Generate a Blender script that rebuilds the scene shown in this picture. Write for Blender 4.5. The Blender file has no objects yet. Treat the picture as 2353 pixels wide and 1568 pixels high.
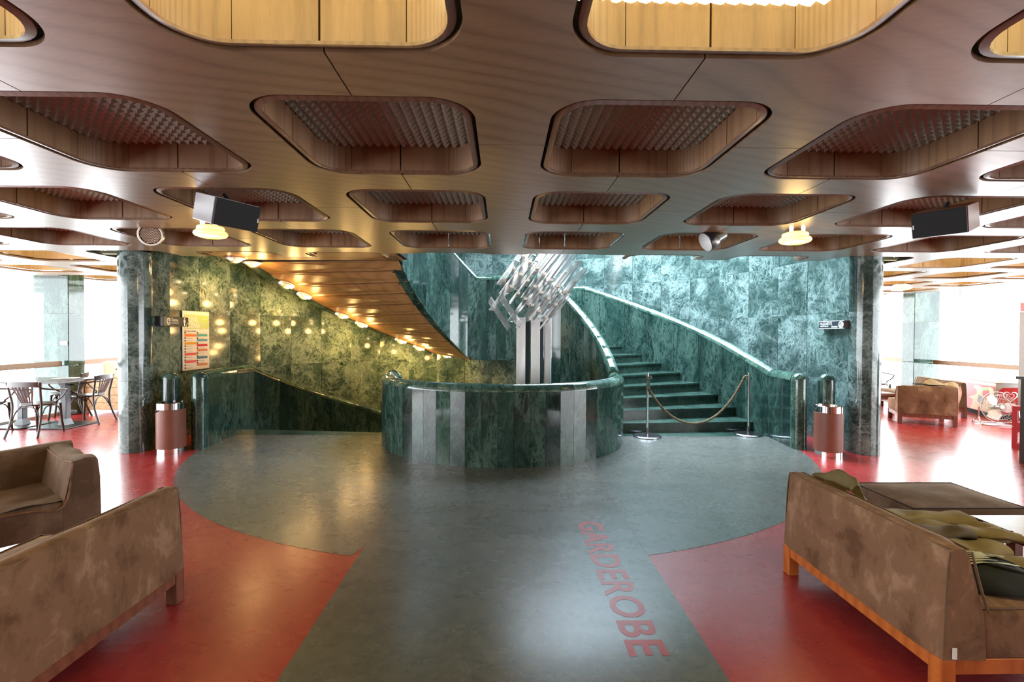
import bpy, bmesh, math, random
from mathutils import Vector, Matrix, noise
random.seed(7)
C = bpy.context.scene.collection
PI = math.pi
R_ = math.radians
SC = bpy.context.scene

# ------------------------------------------------------------------ camera
cam_d = bpy.data.cameras.new('camera'); cam = bpy.data.objects.new('camera', cam_d); C.objects.link(cam)
SC.camera = cam
cam_d.sensor_width = 36.0; cam_d.sensor_fit = 'HORIZONTAL'; cam_d.lens = 1111.0/2353.0*36.0
cam_d.clip_start = .05; cam_d.clip_end = 200
right = Vector((0.99980035, -0.01934577, 0.00499933)); up = Vector((-0.00468622, 0.01619646, 0.99985785))
fwd = Vector((0.019424, 0.99968166, -0.01610257))
M = Matrix((right, up, -fwd)).transposed().to_4x4(); M.translation = (0, 0, 1.52)
cam.matrix_world = M

# ------------------------------------------------------------------ world, sun, big lights
W = bpy.data.worlds.new('overcast_sky'); SC.world = W; W.use_nodes = True
bg = W.node_tree.nodes['Background']; bg.inputs[0].default_value = (.90, .95, 1.0, 1); bg.inputs[1].default_value = 12.5

def area(name, loc, rot, sx, sy, power, col, portal=False, spread=None):
    l = bpy.data.lights.new(name, 'AREA'); l.shape = 'RECTANGLE'; l.size = sx; l.size_y = sy
    l.energy = power; l.color = col
    if portal: l.cycles.is_portal = True
    if spread: l.spread = spread
    o = bpy.data.objects.new(name, l); C.objects.link(o); o.location = loc; o.rotation_euler = rot
    return o
area('window_portal', (-7.95, 4.5, 1.3), (0, -PI/2, 0), 2.5, 17, 1, (1, 1, 1), True)
area('window_portal', (9.85, 4.5, 1.3), (0, PI/2, 0), 2.5, 17, 1, (1, 1, 1), True)

SC.view_settings.view_transform = 'Standard'; SC.view_settings.look = 'None'
SC.view_settings.exposure = 0.14; SC.view_settings.gamma = 1.0; SC.view_settings.use_curve_mapping = False
SC.cycles.max_bounces = 8; SC.cycles.diffuse_bounces = 4; SC.cycles.glossy_bounces = 4
SC.cycles.transmission_bounces = 8; SC.cycles.transparent_max_bounces = 12
SC.cycles.sample_clamp_indirect = 6.0; SC.cycles.caustics_reflective = False; SC.cycles.caustics_refractive = False
SC.cycles.use_denoising = True

# ------------------------------------------------------------------ helpers
CX, CY = 0.01, 7.147          # centre of the round stairwell
def pol(r, a, z=0.0):
    return Vector((CX + r*math.cos(R_(a)), CY + r*math.sin(R_(a)), z))

def tag(o, label=None, cat=None, group=None, kind=None):
    if label: o['label'] = label
    if cat: o['category'] = cat
    if group: o['group'] = group
    if kind: o['kind'] = kind
    return o
def empty(name, loc=(0, 0, 0), rz=0, label=None, cat=None, group=None, kind=None, parent=None):
    o = bpy.data.objects.new(name, None); C.objects.link(o); o.location = loc; o.rotation_euler = (0, 0, rz)
    o.empty_display_size = .1
    if parent: o.parent = parent
    return tag(o, label, cat, group, kind)
def link(name, me, parent=None, loc=None, rz=None):
    o = bpy.data.objects.new(name, me); C.objects.link(o)
    if parent: o.parent = parent
    if loc is not None: o.location = loc
    if rz is not None: o.rotation_euler = (0, 0, rz)
    return o
def mesh(bm, name, mat, smooth=False, angle=None):
    bmesh.ops.recalc_face_normals(bm, faces=bm.faces[:])
    me = bpy.data.meshes.new(name); bm.to_mesh(me); bm.free()
    if smooth:
        me.polygons.foreach_set('use_smooth', [True]*len(me.polygons))
        me.set_sharp_from_angle(angle=R_(angle or 35))
    for m in (mat if isinstance(mat, (list, tuple)) else [mat]): me.materials.append(m)
    return me
def obj(name, bm, mat, parent=None, smooth=False, angle=None):
    return link(name, mesh(bm, name, mat, smooth, angle), parent)

def bm_new(): return bmesh.new()
def box(bm, x0, x1, y0, y1, z0, z1, bev=0, seg=2, mi=0):
    n = len(bm.faces)
    v = [bm.verts.new((x, y, z)) for z in (z0, z1) for y in (y0, y1) for x in (x0, x1)]
    fs = [bm.faces.new([v[i] for i in f]) for f in ((0, 2, 3, 1), (4, 5, 7, 6), (0, 1, 5, 4), (2, 6, 7, 3), (0, 4, 6, 2), (1, 3, 7, 5))]
    for f in fs: f.material_index = mi
    if bev:
        es = list({e for f in fs for e in f.edges})
        bmesh.ops.bevel(bm, geom=es, offset=bev, segments=seg, profile=.5, affect='EDGES')
    return v
def hexa(bm, p, bev=0, mi=0):
    """p: 8 points, bottom loop 4 then top loop 4"""
    v = [bm.verts.new(q) for q in p]
    fs = [bm.faces.new([v[i] for i in f]) for f in ((3, 2, 1, 0), (4, 5, 6, 7), (0, 1, 5, 4), (1, 2, 6, 5), (2, 3, 7, 6), (3, 0, 4, 7))]
    for f in fs: f.material_index = mi
    if bev:
        es = list({e for f in fs for e in f.edges})
        bmesh.ops.bevel(bm, geom=es, offset=bev, segments=1, profile=.5, affect='EDGES')
def prism(bm, pts, z0, z1, mi=0):
    a = [bm.verts.new((x, y, z0)) for x, y in pts]; b = [bm.verts.new((x, y, z1)) for x, y in pts]
    n = len(pts)
    fs = [bm.faces.new(a[::-1]), bm.faces.new(b)] + [bm.faces.new((a[i], a[(i+1) % n], b[(i+1) % n], b[i])) for i in range(n)]
    for f in fs: f.material_index = mi
    return fs
def profile_x(bm, yz, x0, x1, bev=0, seg=2):
    a = [bm.verts.new((x0, y, z)) for y, z in yz]; b = [bm.verts.new((x1, y, z)) for y, z in yz]
    n = len(yz)
    fs = [bm.faces.new(a), bm.faces.new(b[::-1])] + [bm.faces.new((a[i], b[i], b[(i+1) % n], a[(i+1) % n])) for i in range(n)]
    if bev:
        es = list({e for f in fs for e in f.edges})
        bmesh.ops.bevel(bm, geom=es, offset=bev, segments=seg, profile=.5, affect='EDGES')
def tube(bm, pts, r, n=8, close=False, mi=0):
    pts = [Vector(p) for p in pts]; m = len(pts); rings = []
    rr = r if isinstance(r, (list, tuple)) else [r]*m
    prev = None
    for i, p in enumerate(pts):
        if close: t = (pts[(i+1) % m] - pts[i-1])
        else: t = pts[min(i+1, m-1)] - pts[max(i-1, 0)]
        t.normalize()
        if prev is None:
            s = t.cross(Vector((0, 0, 1)));
            if s.length < .1: s = t.cross(Vector((1, 0, 0)))
        else:
            s = prev - t*prev.dot(t)
        s.normalize(); prev = s; u = t.cross(s)
        rings.append([bm.verts.new(p + s*math.cos(2*PI*k/n)*rr[i] + u*math.sin(2*PI*k/n)*rr[i]) for k in range(n)])
    for i in range(m if close else m-1):
        a, b = rings[i], rings[(i+1) % m]
        for k in range(n):
            f = bm.faces.new((a[k], a[(k+1) % n], b[(k+1) % n], b[k])); f.material_index = mi
    if not close:
        for q in (rings[0][::-1], rings[-1]):
            f = bm.faces.new(q); f.material_index = mi
def lathe(bm, prof, n=32, c=(0, 0, 0), mi=0, cap=True):
    rings = []
    for r, z in prof:
        if r < 1e-5: rings.append([bm.verts.new((c[0], c[1], c[2]+z))])
        else: rings.append([bm.verts.new((c[0]+r*math.cos(2*PI*k/n), c[1]+r*math.sin(2*PI*k/n), c[2]+z)) for k in range(n)])
    for a, b in zip(rings, rings[1:]):
        for k in range(n):
            q = [a[k % len(a)], a[(k+1) % len(a)], b[(k+1) % len(b)], b[k % len(b)]]
            q2 = []
            for v in q:
                if v not in q2: q2.append(v)
            if len(q2) > 2:
                f = bm.faces.new(q2); f.material_index = mi
def bez(p0, p1, p2, p3, n=10):
    p0, p1, p2, p3 = map(Vector, (p0, p1, p2, p3)); out = []
    for i in range(n+1):
        t = i/n; s = 1-t
        out.append(p0*s**3 + p1*3*s*s*t + p2*3*s*t*t + p3*t**3)
    return out
def catmull(P, n=6, close=False):
    P = [Vector(p) for p in P]; out = []; m = len(P)
    for i in range(m if close else m-1):
        g = (lambda j: P[j % m]) if close else (lambda j: P[max(0, min(m-1, j))])
        a, b, c, d = g(i-1), g(i), g(i+1), g(i+2)
        for k in range(n):
            t = k/n
            out.append(.5*((2*b)+(c-a)*t+(2*a-5*b+4*c-d)*t*t+(3*b-a-3*c+d)*t**3))
    if not close: out.append(P[-1])
    return out
def roughen(bm, amp, scale, seed=0):
    for v in bm.verts:
        v.co += Vector((noise.noise(v.co*scale+Vector((seed, 0, 0))), noise.noise(v.co*scale+Vector((9, seed, 3))), noise.noise(v.co*scale+Vector((0, 5, seed)))))*amp
def subdiv(bm, cuts):
    bmesh.ops.subdivide_edges(bm, edges=bm.edges[:], cuts=cuts, use_grid_fill=True)
def frame(o, loc, x, n):
    """object axes: local x -> x, local z -> n"""
    x = Vector(x).normalized(); n = Vector(n).normalized(); y = n.cross(x)
    m = Matrix((x, y, n)).transposed().to_4x4(); m.translation = Vector(loc)
    o.matrix_world = m
    return o
def text_mesh(s, w, h, mat, depth=.001, bold=0.0, align='LEFT', space=1.0):
    """text as mesh, lower-left at 0,0, scaled to w x h"""
    cu = bpy.data.curves.new('t', 'FONT'); cu.body = s; cu.size = 1; cu.extrude = .02; cu.offset = bold
    cu.space_character = space; cu.space_line = .8; cu.resolution_u = 4
    t = bpy.data.objects.new('t', cu); C.objects.link(t)
    bpy.context.view_layer.update()
    me = bpy.data.meshes.new_from_object(t.evaluated_get(bpy.context.evaluated_depsgraph_get()))
    bpy.data.objects.remove(t)
    xs = [v.co.x for v in me.vertices]; ys = [v.co.y for v in me.vertices]
    x0, x1, y0, y1 = min(xs), max(xs), min(ys), max(ys)
    for v in me.vertices:
        v.co.x = (v.co.x-x0)/(x1-x0)*w; v.co.y = (v.co.y-y0)/(y1-y0)*h; v.co.z = (v.co.z+.02)/.04*depth
    me.materials.clear(); me.materials.append(mat)
    return me

# ------------------------------------------------------------------ materials
class N:
    def __init__(s, name):
        s.m = bpy.data.materials.new(name); s.m.use_nodes = True; s.t = s.m.node_tree
        s.b = s.t.nodes['Principled BSDF']; s.out = s.t.nodes['Material Output']
    def n(s, typ, **kw):
        o = s.t.nodes.new(typ)
        for k, v in kw.items():
            if k.startswith('i_'): o.inputs[k[2:].replace('_', ' ')].default_value = v
            else: setattr(o, k, v)
        return o
    def l(s, a, b): s.t.links.new(a, b)
    def coord(s, rnd=True, scale=(1, 1, 1), rot=(0, 0, 0), kind='Object', rscale=17.0):
        tc = s.n('ShaderNodeTexCoord'); mp = s.n('ShaderNodeMapping')
        mp.inputs['Scale'].default_value = scale; mp.inputs['Rotation'].default_value = rot
        s.l(tc.outputs[kind], mp.inputs[0])
        if rnd:
            oi = s.n('ShaderNodeObjectInfo'); mu = s.n('ShaderNodeMath', operation='MULTIPLY'); mu.inputs[1].default_value = rscale
            s.l(oi.outputs['Random'], mu.inputs[0]); cb = s.n('ShaderNodeCombineXYZ')
            for i in range(3): s.l(mu.outputs[0], cb.inputs[i])
            s.l(cb.outputs[0], mp.inputs['Location'])
        return mp.outputs[0]
    def noise(s, vec, scale, detail=6, rough=.6, dist=0, lac=2):
        o = s.n('ShaderNodeTexNoise'); o.inputs['Scale'].default_value = scale; o.inputs['Detail'].default_value = detail
        o.inputs['Roughness'].default_value = rough; o.inputs['Distortion'].default_value = dist; o.inputs['Lacunarity'].default_value = lac
        s.l(vec, o.inputs['Vector']); return o.outputs['Fac']
    def ramp(s, fac, stops, interp='LINEAR'):
        o = s.n('ShaderNodeValToRGB'); cr = o.color_ramp; cr.interpolation = interp
        while len(cr.elements) < len(stops): cr.elements.new(.5)
        for e, (p, c) in zip(cr.elements, stops):
            e.position = p; e.color = (*c, 1) if len(c) == 3 else c
        s.l(fac, o.inputs[0]); return o.outputs[0]
    def mix(s, fac, a, b, mode='MIX'):
        o = s.n('ShaderNodeMix', data_type='RGBA', blend_type=mode)
        for i, v in ((0, fac), (6, a), (7, b)):
            if hasattr(v, 'default_value'): s.l(v, o.inputs[i])
            elif isinstance(v, (int, float)): o.inputs[i].default_value = v
            else: o.inputs[i].default_value = (*v, 1)
        return o.outputs[2]
    def math(s, op, a, b=0.0):
        o = s.n('ShaderNodeMath', operation=op)
        for i, v in ((0, a), (1, b)):
            if hasattr(v, 'default_value'): s.l(v, o.inputs[i])
            else: o.inputs[i].default_value = v
        return o.outputs[0]
    def col(s, c):
        if hasattr(c, 'default_value'): s.l(c, s.b.inputs['Base Color'])
        else: s.b.inputs['Base Color'].default_value = (*c, 1)
    def bump(s, h, st=.2, dist=.01):
        o = s.n('ShaderNodeBump'); o.inputs['Strength'].default_value = st; o.inputs['Distance'].default_value = dist
        s.l(h, o.inputs['Height']); s.l(o.outputs[0], s.b.inputs['Normal'])
def plain(name, col, rough=.5, metal=0, emit=None, es=1, spec=.5, coat=0, var=.0):
    a = N(name); a.col(col); a.b.inputs['Roughness'].default_value = rough; a.b.inputs['Metallic'].default_value = metal
    a.b.inputs['Specular IOR Level'].default_value = spec; a.b.inputs['Coat Weight'].default_value = coat
    v = a.coord(); f = a.noise(v, 9, 4)
    a.col(a.mix(a.ramp(f, [(.3, (0, 0, 0)), (.7, (1, 1, 1))]), tuple(x*(1-var-.04) for x in col), tuple(min(1, x*(1+var+.04)) for x in col)))
    if emit: a.b.inputs['Emission Color'].default_value = (*emit, 1); a.b.inputs['Emission Strength'].default_value = es
    return a.m

def veneer(name, dark, mid, light, scale, rot, rough, coat=.0, warp=1.0):
    a = N(name)
    v = a.coord(scale=scale, rot=rot, rscale=5)
    big = a.noise(v, 1.3*warp, 2, .5)
    w = a.n('ShaderNodeTexWave', wave_type='BANDS', bands_direction='X'); w.inputs['Scale'].default_value = 2.2
    w.inputs['Distortion'].default_value = 11.0; w.inputs['Detail'].default_value = 2.0; w.inputs['Detail Scale'].default_value = .35
    w.inputs['Detail Roughness'].default_value = .45
    a.l(v, w.inputs['Vector'])
    fine = a.noise(v, 34, 3, .6)
    c = a.ramp(w.outputs['Fac'], [(.0, dark), (.22, mid), (1, light)])
    c = a.mix(.35, c, a.ramp(fine, [(.35, dark), (.62, light)]))
    c = a.mix(a.math('MULTIPLY', big, .35), c, mid)
    a.col(c); a.b.inputs['Roughness'].default_value = rough; a.b.inputs['Coat Weight'].default_value = coat
    a.b.inputs['Coat Roughness'].default_value = .34
    a.bump(fine, .06, .002)
    return a.m
VENEER = veneer('ceiling_veneer', (.155, .085, .043), (.225, .135, .070), (.27, .165, .09), (.55, 2.6, 1), (0, 0, R_(28)), .30, .6)
WALLWOOD = veneer('coffer_veneer', (.15, .078, .038), (.215, .12, .062), (.26, .15, .08), (9, 9, .35), (0, 0, 0), .45)
TRIMWOOD = veneer('trim_veneer', (.10, .045, .025), (.15, .075, .042), (.19, .10, .06), (3, 3, 3), (0, 0, 0), .3)
PLANKWOOD = veneer('soffit_veneer', (.25, .12, .045), (.36, .18, .07), (.42, .22, .09), (.5, 6, 1), (0, 0, 0), .38)
ORANGEWOOD = veneer('cherry_wood', (.28, .065, .012), (.40, .10, .018), (.50, .15, .03), (2, 12, 2), (0, 0, 0), .3, .3)
DARKWOOD = veneer('dark_wood', (.02, .010, .008), (.04, .02, .015), (.06, .03, .022), (2, 10, 2), (0, 0, 0), .22)
BENTWOOD = plain('bentwood_brown', (.035, .015, .010), .32)
PALEWOOD = veneer('pale_wood', (.5, .3, .14), (.66, .43, .22), (.75, .5, .28), (1, 8, 8), (0, 0, 0), .5)
BLACK = plain('black_cloth', (.010, .010, .011), .85)
DARKVOID = plain('dark_backing', (.012, .008, .006), .9)
WHITEPAINT = plain('white_paint', (.72, .72, .72), .5)

def marble(name, dark, mid, vein, scale, rough, vertical=1.0, tint=.25):
    a = N(name)
    v = a.coord(scale=(scale, scale, scale*vertical), rscale=31)
    warp = a.n('ShaderNodeTexNoise'); warp.inputs['Scale'].default_value = 1.7; warp.inputs['Detail'].default_value = 5
    a.l(v, warp.inputs['Vector'])
    vv = a.n('ShaderNodeMixRGB'); vv.blend_type = 'LINEAR_LIGHT'; vv.inputs[0].default_value = .33
    a.l(v, vv.inputs[1]); a.l(warp.outputs['Color'], vv.inputs[2])
    cloud = a.noise(vv.outputs[0], 2.3, 9, .68)
    n1 = a.noise(vv.outputs[0], 3.1, 8, .62)
    ridge = a.math('ABSOLUTE', a.math('SUBTRACT', n1, .5))
    n2 = a.noise(vv.outputs[0], 8.3, 7, .66)
    ridge2 = a.math('ABSOLUTE', a.math('SUBTRACT', n2, .5))
    blot = a.noise(vv.outputs[0], .9, 4, .55)
    base = a.ramp(a.math('ADD', a.math('MULTIPLY', cloud, .6), a.math('MULTIPLY', blot, .4)), [(.36, dark), (.50, mid), (.62, tuple(.55*x+.45*y for x, y in zip(mid, vein)))])
    vm = a.ramp(blot, [(.40, (.15, .15, .15)), (.60, (1, 1, 1))])
    c = a.mix(a.math('MULTIPLY', a.ramp(ridge, [(0, (.95, .95, .95)), (.014, (.45, .45, .45)), (.045, (0, 0, 0))]), vm), base, vein)
    c = a.mix(a.math('MULTIPLY', a.ramp(ridge2, [(0, (.75, .75, .75)), (.025, (.3, .3, .3)), (.07, (0, 0, 0))]), vm), c, vein)
    oi = a.n('ShaderNodeObjectInfo')
    c = a.mix(tint, c, a.mix(oi.outputs['Random'], dark, tuple(min(1, x*1.6) for x in mid)), 'MIX')
    a.col(c); a.b.inputs['Roughness'].default_value = rough; a.b.inputs['Specular IOR Level'].default_value = .55
    return a.m
MARB = marble('green_marble_wall', (.008, .023, .020), (.036, .066, .058), (.34, .44, .41), 1.5, .10)
MARBS = marble('green_marble_strip', (.004, .013, .011), (.011, .030, .024), (.12, .20, .16), 1.5, .07, .42, .35)
MARBSTEP = marble('green_marble_step', (.006, .016, .012), (.016, .036, .028), (.06, .11, .085), 1.8, .22, 1.0, .15)
CAPM = marble('green_marble_cap', (.005, .018, .014), (.02, .05, .038), (.15, .24, .18), 2.2, .06, .8, .3)

def lino(name, cols, rough, sc=2.2):
    a = N(name)
    v = a.coord(rnd=False, kind='Object', scale=(1, 1, 1))
    n1 = a.noise(v, 1.1, 8, .62, .4); n2 = a.noise(v, 14*sc/2.2, 6, .7, .8); n3 = a.noise(a.coord(rnd=False, scale=(1.0, 1.8, 1), rot=(0, 0, R_(25))), 2, 7, .7, .3)
    c = a.ramp(n2, [(.32, cols[0]), (.5, cols[1]), (.72, cols[2])])
    c = a.mix(a.ramp(n1, [(.35, (0, 0, 0)), (.7, (.5, .5, .5))]), c, cols[2])
    a.col(c)
    r = a.ramp(n3, [(.3, (rough-.03,)*3), (.7, (rough+.04,)*3)])
    a.l(r, a.b.inputs['Roughness']); a.b.inputs['Specular IOR Level'].default_value = .5; a.b.inputs['Coat Weight'].default_value = .35; a.b.inputs['Coat Roughness'].default_value = .22
    return a.m
REDLINO = lino('red_linoleum', ((.27, .021, .022), (.33, .028, .028), (.40, .042, .040)), .27)
GREYLINO = lino('grey_linoleum', ((.060, .061, .054), (.090, .091, .080), (.14, .137, .118)), .27)
REDPAINT = plain('red_floor_lettering', (.36, .045, .040), .3)

def suede(name, a0, a1, a2):
    a = N(name)
    v = a.coord(scale=(1, 1, .7), rscale=9)
    n1 = a.noise(v, 5.5, 8, .66, .3); n2 = a.noise(v, 90, 2, .5)
    c = a.ramp(n1, [(.37, a0), (.475, a1), (.525, a1), (.63, a2)])
    a.col(c); a.b.inputs['Roughness'].default_value = .92; a.b.inputs['Sheen Weight'].default_value = .15
    a.b.inputs['Sheen Roughness'].default_value = .5; a.b.inputs['Sheen Tint'].default_value = (.8, .6, .4, 1)
    a.b.inputs['Specular IOR Level'].default_value = .15
    a.bump(n2, .15, .002)
    return a.m
SUEDE = suede('brown_suede', (.10, .048, .026), (.17, .090, .052), (.26, .150, .095))
SUEDE2 = suede('dark_brown_suede', (.09, .052, .034), (.125, .075, .050), (.17, .11, .075))
LEATHER = plain('brown_bin_leather', (.20, .065, .040), .45, var=.06)
CHROME = plain('chrome', (.78, .78, .80), .10, 1)
STEEL = plain('brushed_steel', (.95, .95, .95), .40, .2)
BRONZE = plain('brass_bronze', (.20, .11, .055), .45, .2)
PLATE = plain('base_plate', (.05, .052, .055), .3, .4)

def emissive(name, col, st, base=(.8, .8, .8)):
    return plain(name, base, .4, emit=col, es=st)
LATT = plain('lattice_unlit', (.30, .32, .27), .45)
LATTLIT = emissive('lattice_lit', (1.0, .88, .42), 3.2, (.8, .75, .5))
LAMPGLASS = N('opal_lamp_glass')
_v = LAMPGLASS.coord(rnd=False); _s = LAMPGLASS.n('ShaderNodeSeparateXYZ'); LAMPGLASS.l(_v, _s.inputs[0])
_c = LAMPGLASS.ramp(LAMPGLASS.math('ADD', LAMPGLASS.math('MULTIPLY', _s.outputs[0], 2.2), .5), [(.1, (1, .75, .30)), (.8, (1, .55, .12))])
LAMPGLASS.col((.9, .8, .5)); LAMPGLASS.l(_c, LAMPGLASS.b.inputs['Emission Color']); LAMPGLASS.b.inputs['Emission Strength'].default_value = 1.35
LAMPGLASS.b.inputs['Roughness'].default_value = .1; LAMPGLASS = LAMPGLASS.m
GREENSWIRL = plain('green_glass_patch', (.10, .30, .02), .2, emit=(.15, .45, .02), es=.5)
BULB = emissive('halogen_bulb', (1, .78, .42), 30)
def glassy(name, col, rough=.02, tr=.92):
    a = N(name)
    mx = a.n('ShaderNodeMixShader'); tp = a.n('ShaderNodeBsdfTransparent'); tp.inputs[0].default_value = (*col, 1)
    gl = a.n('ShaderNodeBsdfGlossy'); gl.inputs['Roughness'].default_value = rough
    fr = a.n('ShaderNodeLayerWeight'); fr.inputs[0].default_value = .5
    a.l(a.math('ADD', a.math('MULTIPLY', a.math('POWER', fr.outputs['Facing'], 5.0), .6), .04), mx.inputs[0]); a.l(tp.outputs[0], mx.inputs[1]); a.l(gl.outputs[0], mx.inputs[2]); a.l(mx.outputs[0], a.out.inputs[0])
    return a.m
WINGLASS = glassy('window_glass', (.96, .98, .97))
CRYSTAL = N('crystal_glass'); CRYSTAL.col((.96, .99, 1)); CRYSTAL.b.inputs['Roughness'].default_value = .07
CRYSTAL.b.inputs['Transmission Weight'].default_value = .80; CRYSTAL.b.inputs['IOR'].default_value = 1.48; CRYSTAL = CRYSTAL.m

# ------------------------------------------------------------------ room shell
XL, XR, YB, YF, ZC = -8.0, 9.9, -4.5, 13.2, 2.51
def rect_hit(a):
    """distance from stair centre to the room rectangle along angle a"""
    dx, dy = math.cos(R_(a)), math.sin(R_(a)); t = 1e9
    if dx > 1e-6: t = min(t, (XR+.25-CX)/dx)
    if dx < -1e-6: t = min(t, (XL-.25-CX)/dx)
    if dy > 1e-6: t = min(t, (YF+.2-CY)/dy)
    if dy < -1e-6: t = min(t, (YB-.2-CY)/dy)
    return t
corner_as = [math.degrees(math.atan2(y-CY, x-CX)) % 360 for x in (XL-.25, XR+.25) for y in (YB-.2, YF+.2)]
def ring_sheet(bm, a0, a1, rin, rout, z, step=2.5, dz=.0):
    n = max(1, int(round((a1-a0)/step))); As = [a0+(a1-a0)*i/n for i in range(n+1)]
    for c in corner_as:
        for k in (-360, 0, 360):
            if a0 < c+k < a1: As.append(c+k)
    As.sort(); f = (lambda r, a: r(a) if callable(r) else r)
    pi, po = None, None
    for a in As:
        i = bm.verts.new(pol(f(rin, a), a, z)); o = bm.verts.new(pol(f(rout, a), a, z))
        if pi: bm.faces.new((pi, po, o, i))
        pi, po = i, o
bm = bm_new()
ring_sheet(bm, 174, 364.8, 1.66, 4.62, 0.0); ring_sheet(bm, 0, 360, 4.62, rect_hit, 0.0)
floor = obj('floor', bm, REDLINO); tag(floor, kind='structure')
# grey linoleum inlays, 1.5 mm proud
def inlay(side):
    bm = bm_new(); pi = None
    lim = .975 if side < 0 else 1.0; t0 = -.9 if side < 0 else .3
    for i in range(120):
        th = t0 + (76.0*i/119)              # angle from horizontal axis, towards the camera
        c = math.cos(R_(th)); rmin = max(1.735, (lim+.003 + (CX if side < 0 else -CX))/c); rmax = 4.0
        if rmin >= rmax: rmin = rmax
        ang = 180+th if side < 0 else 360-th
        a = bm.verts.new(pol(rmin, ang, .0015)); b = bm.verts.new(pol(rmax, ang, .0015))
        if pi: bm.faces.new((pi, po, b, a))
        pi, po = a, b
        if rmin >= rmax-1e-6: break
    return obj('grey_floor_inlay', bm, GREYLINO, floor)
inlay(-1); inlay(1)
bm = bm_new(); pi = None
for i in range(41):
    x = -.975 + 1.975*i/40; y = CY - math.sqrt(1.735**2-(x-CX)**2)
    a = bm.verts.new((x, YB, .0015)); b = bm.verts.new((x, y, .0015))
    if pi: bm.faces.new((pi, a, b, po))
    pi, po = a, b
obj('grey_floor_strip', bm, GREYLINO, floor)
# marble thresholds in front of both flights
for a0, a1 in ((-1.0, 4.8), (173.6, 181.0)):
    bm = bm_new()
    for i in range(1):
        hexa(bm, [pol(1.735, a0, -.03), pol(3.94, a0 if a0 > 0 else -.5, -.03), pol(3.94, a1 if a0 < 0 else 179.3, -.03), pol(1.735, a1, -.03),
                  pol(1.735, a0, .003), pol(3.94, a0 if a0 > 0 else -.5, .003), pol(3.94, a1 if a0 < 0 else 179.3, .003), pol(1.735, a1, .003)])
    obj('marble_threshold', bm, MARBSTEP, floor)
# floor lettering
me = text_mesh('GARDEROBE', 1.626, .195, REDPAINT, .0006, .022, space=1.05)
t = link('floor_lettering', me); frame(t, (.603, 3.866, .0019), (0, -1, 0), (0, 0, 1))
t.parent = floor; t.matrix_parent_inverse = Matrix.Identity(4)
t['label'] = 'red capital letters reading GARDEROBE on the grey floor strip'

# roof slab above the coffered ceiling
ceil = empty('ceiling', (0, 0, 0), kind='structure')
bm = bm_new()
box(bm, XL-.3, XR+.3, YB-.3, 6.42, 2.86, 3.0)
pi = None
ring_sheet(bm, 0, 180, 4.62, rect_hit, 2.86); 
for s in (1, -1):
    prism(bm, [(s*4.5+CX, 6.42), (XR+.3 if s > 0 else XL-.3, 6.42), (XR+.3 if s > 0 else XL-.3, CY+.01), (s*4.64+CX, CY+.01)], 2.86, 3.0)
o = obj('roof_slab', bm, DARKVOID, ceil)

GX, GY = 1.357, 1.323
def gx(k): return .043 + GX*(k+.5)
def gy(r): return 2.555 + GY*(r-1)
HH, CR, GAP = .505, .205, .003
def cell_poly():
    hx, hy = GX/2, GY/2; P = []
    for q in range(4):
        sx, sy = ((1, 1), (-1, 1), (-1, -1), (1, -1))[q]
        arc = [(hx-GAP, hy-HH)]
        cxx, cyy = hx-HH+CR, hy-HH+CR
        for i in range(13):
            t = R_(270 - 90*i/12); arc.append((cxx+CR*math.cos(t), cyy+CR*math.sin(t)))
        arc.append((hx-HH, hy-GAP))
        if q in (1, 3): arc = arc[::-1]
        P += [(sx*x, sy*y) for x, y in arc]
    return P
def clip(P, f):
    out = []
    for i in range(len(P)):
        a, b = P[i], P[(i+1) % len(P)]; fa, fb = f(a), f(b)
        if fa >= 0: out.append(a)
        if fa*fb < 0:
            t = fa/(fa-fb); out.append((a[0]+(b[0]-a[0])*t, a[1]+(b[1]-a[1])*t))
    return out
CELL = cell_poly()
def panel_mesh(P):
    bm = bm_new()
    fs = prism(bm, P, 0, .018)
    return mesh(bm, 'ceiling_panel', VENEER)
PM = panel_mesh(CELL)
def in_core(x, y, m=0.0): return math.hypot(x-CX, y-CY) < 4.95+m
YE = 6.43
KMIN, KMAX, RMIN, RMAX = -6, 6, -4, 8
for r in range(RMIN-1, RMAX+1):
    for k in range(KMIN-1, KMAX+1):
        x, y = gx(k)+GX/2, gy(r)+GY/2
        if x < XL-.6 or x > XR+.6 or y > YF+.5: continue
        d = math.hypot(x-CX, y-CY)
        lo = y-GY/2
        if abs(x-CX) < 5.9 and lo > YE and d < 6.0 - .0:
            # behind the stairwell wall
            if d < 4.9-.3 or (abs(x) < 4.9 and d < 5.0): continue
        if abs(x) < 4.75 and y < CY and y+GY/2 > YE:
            lim = YE
            if -1.6 < x < 1.7: lim = 6.085
            P = clip(CELL, lambda p: (lim-y)-p[1])
            if len(P) < 3: continue
            # the clip may leave two necks: keep as one outline
            link('ceiling_panel', panel_mesh(P), ceil, (x, y, ZC)); continue
        link('ceiling_panel', PM, ceil, (x, y, ZC))
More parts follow.
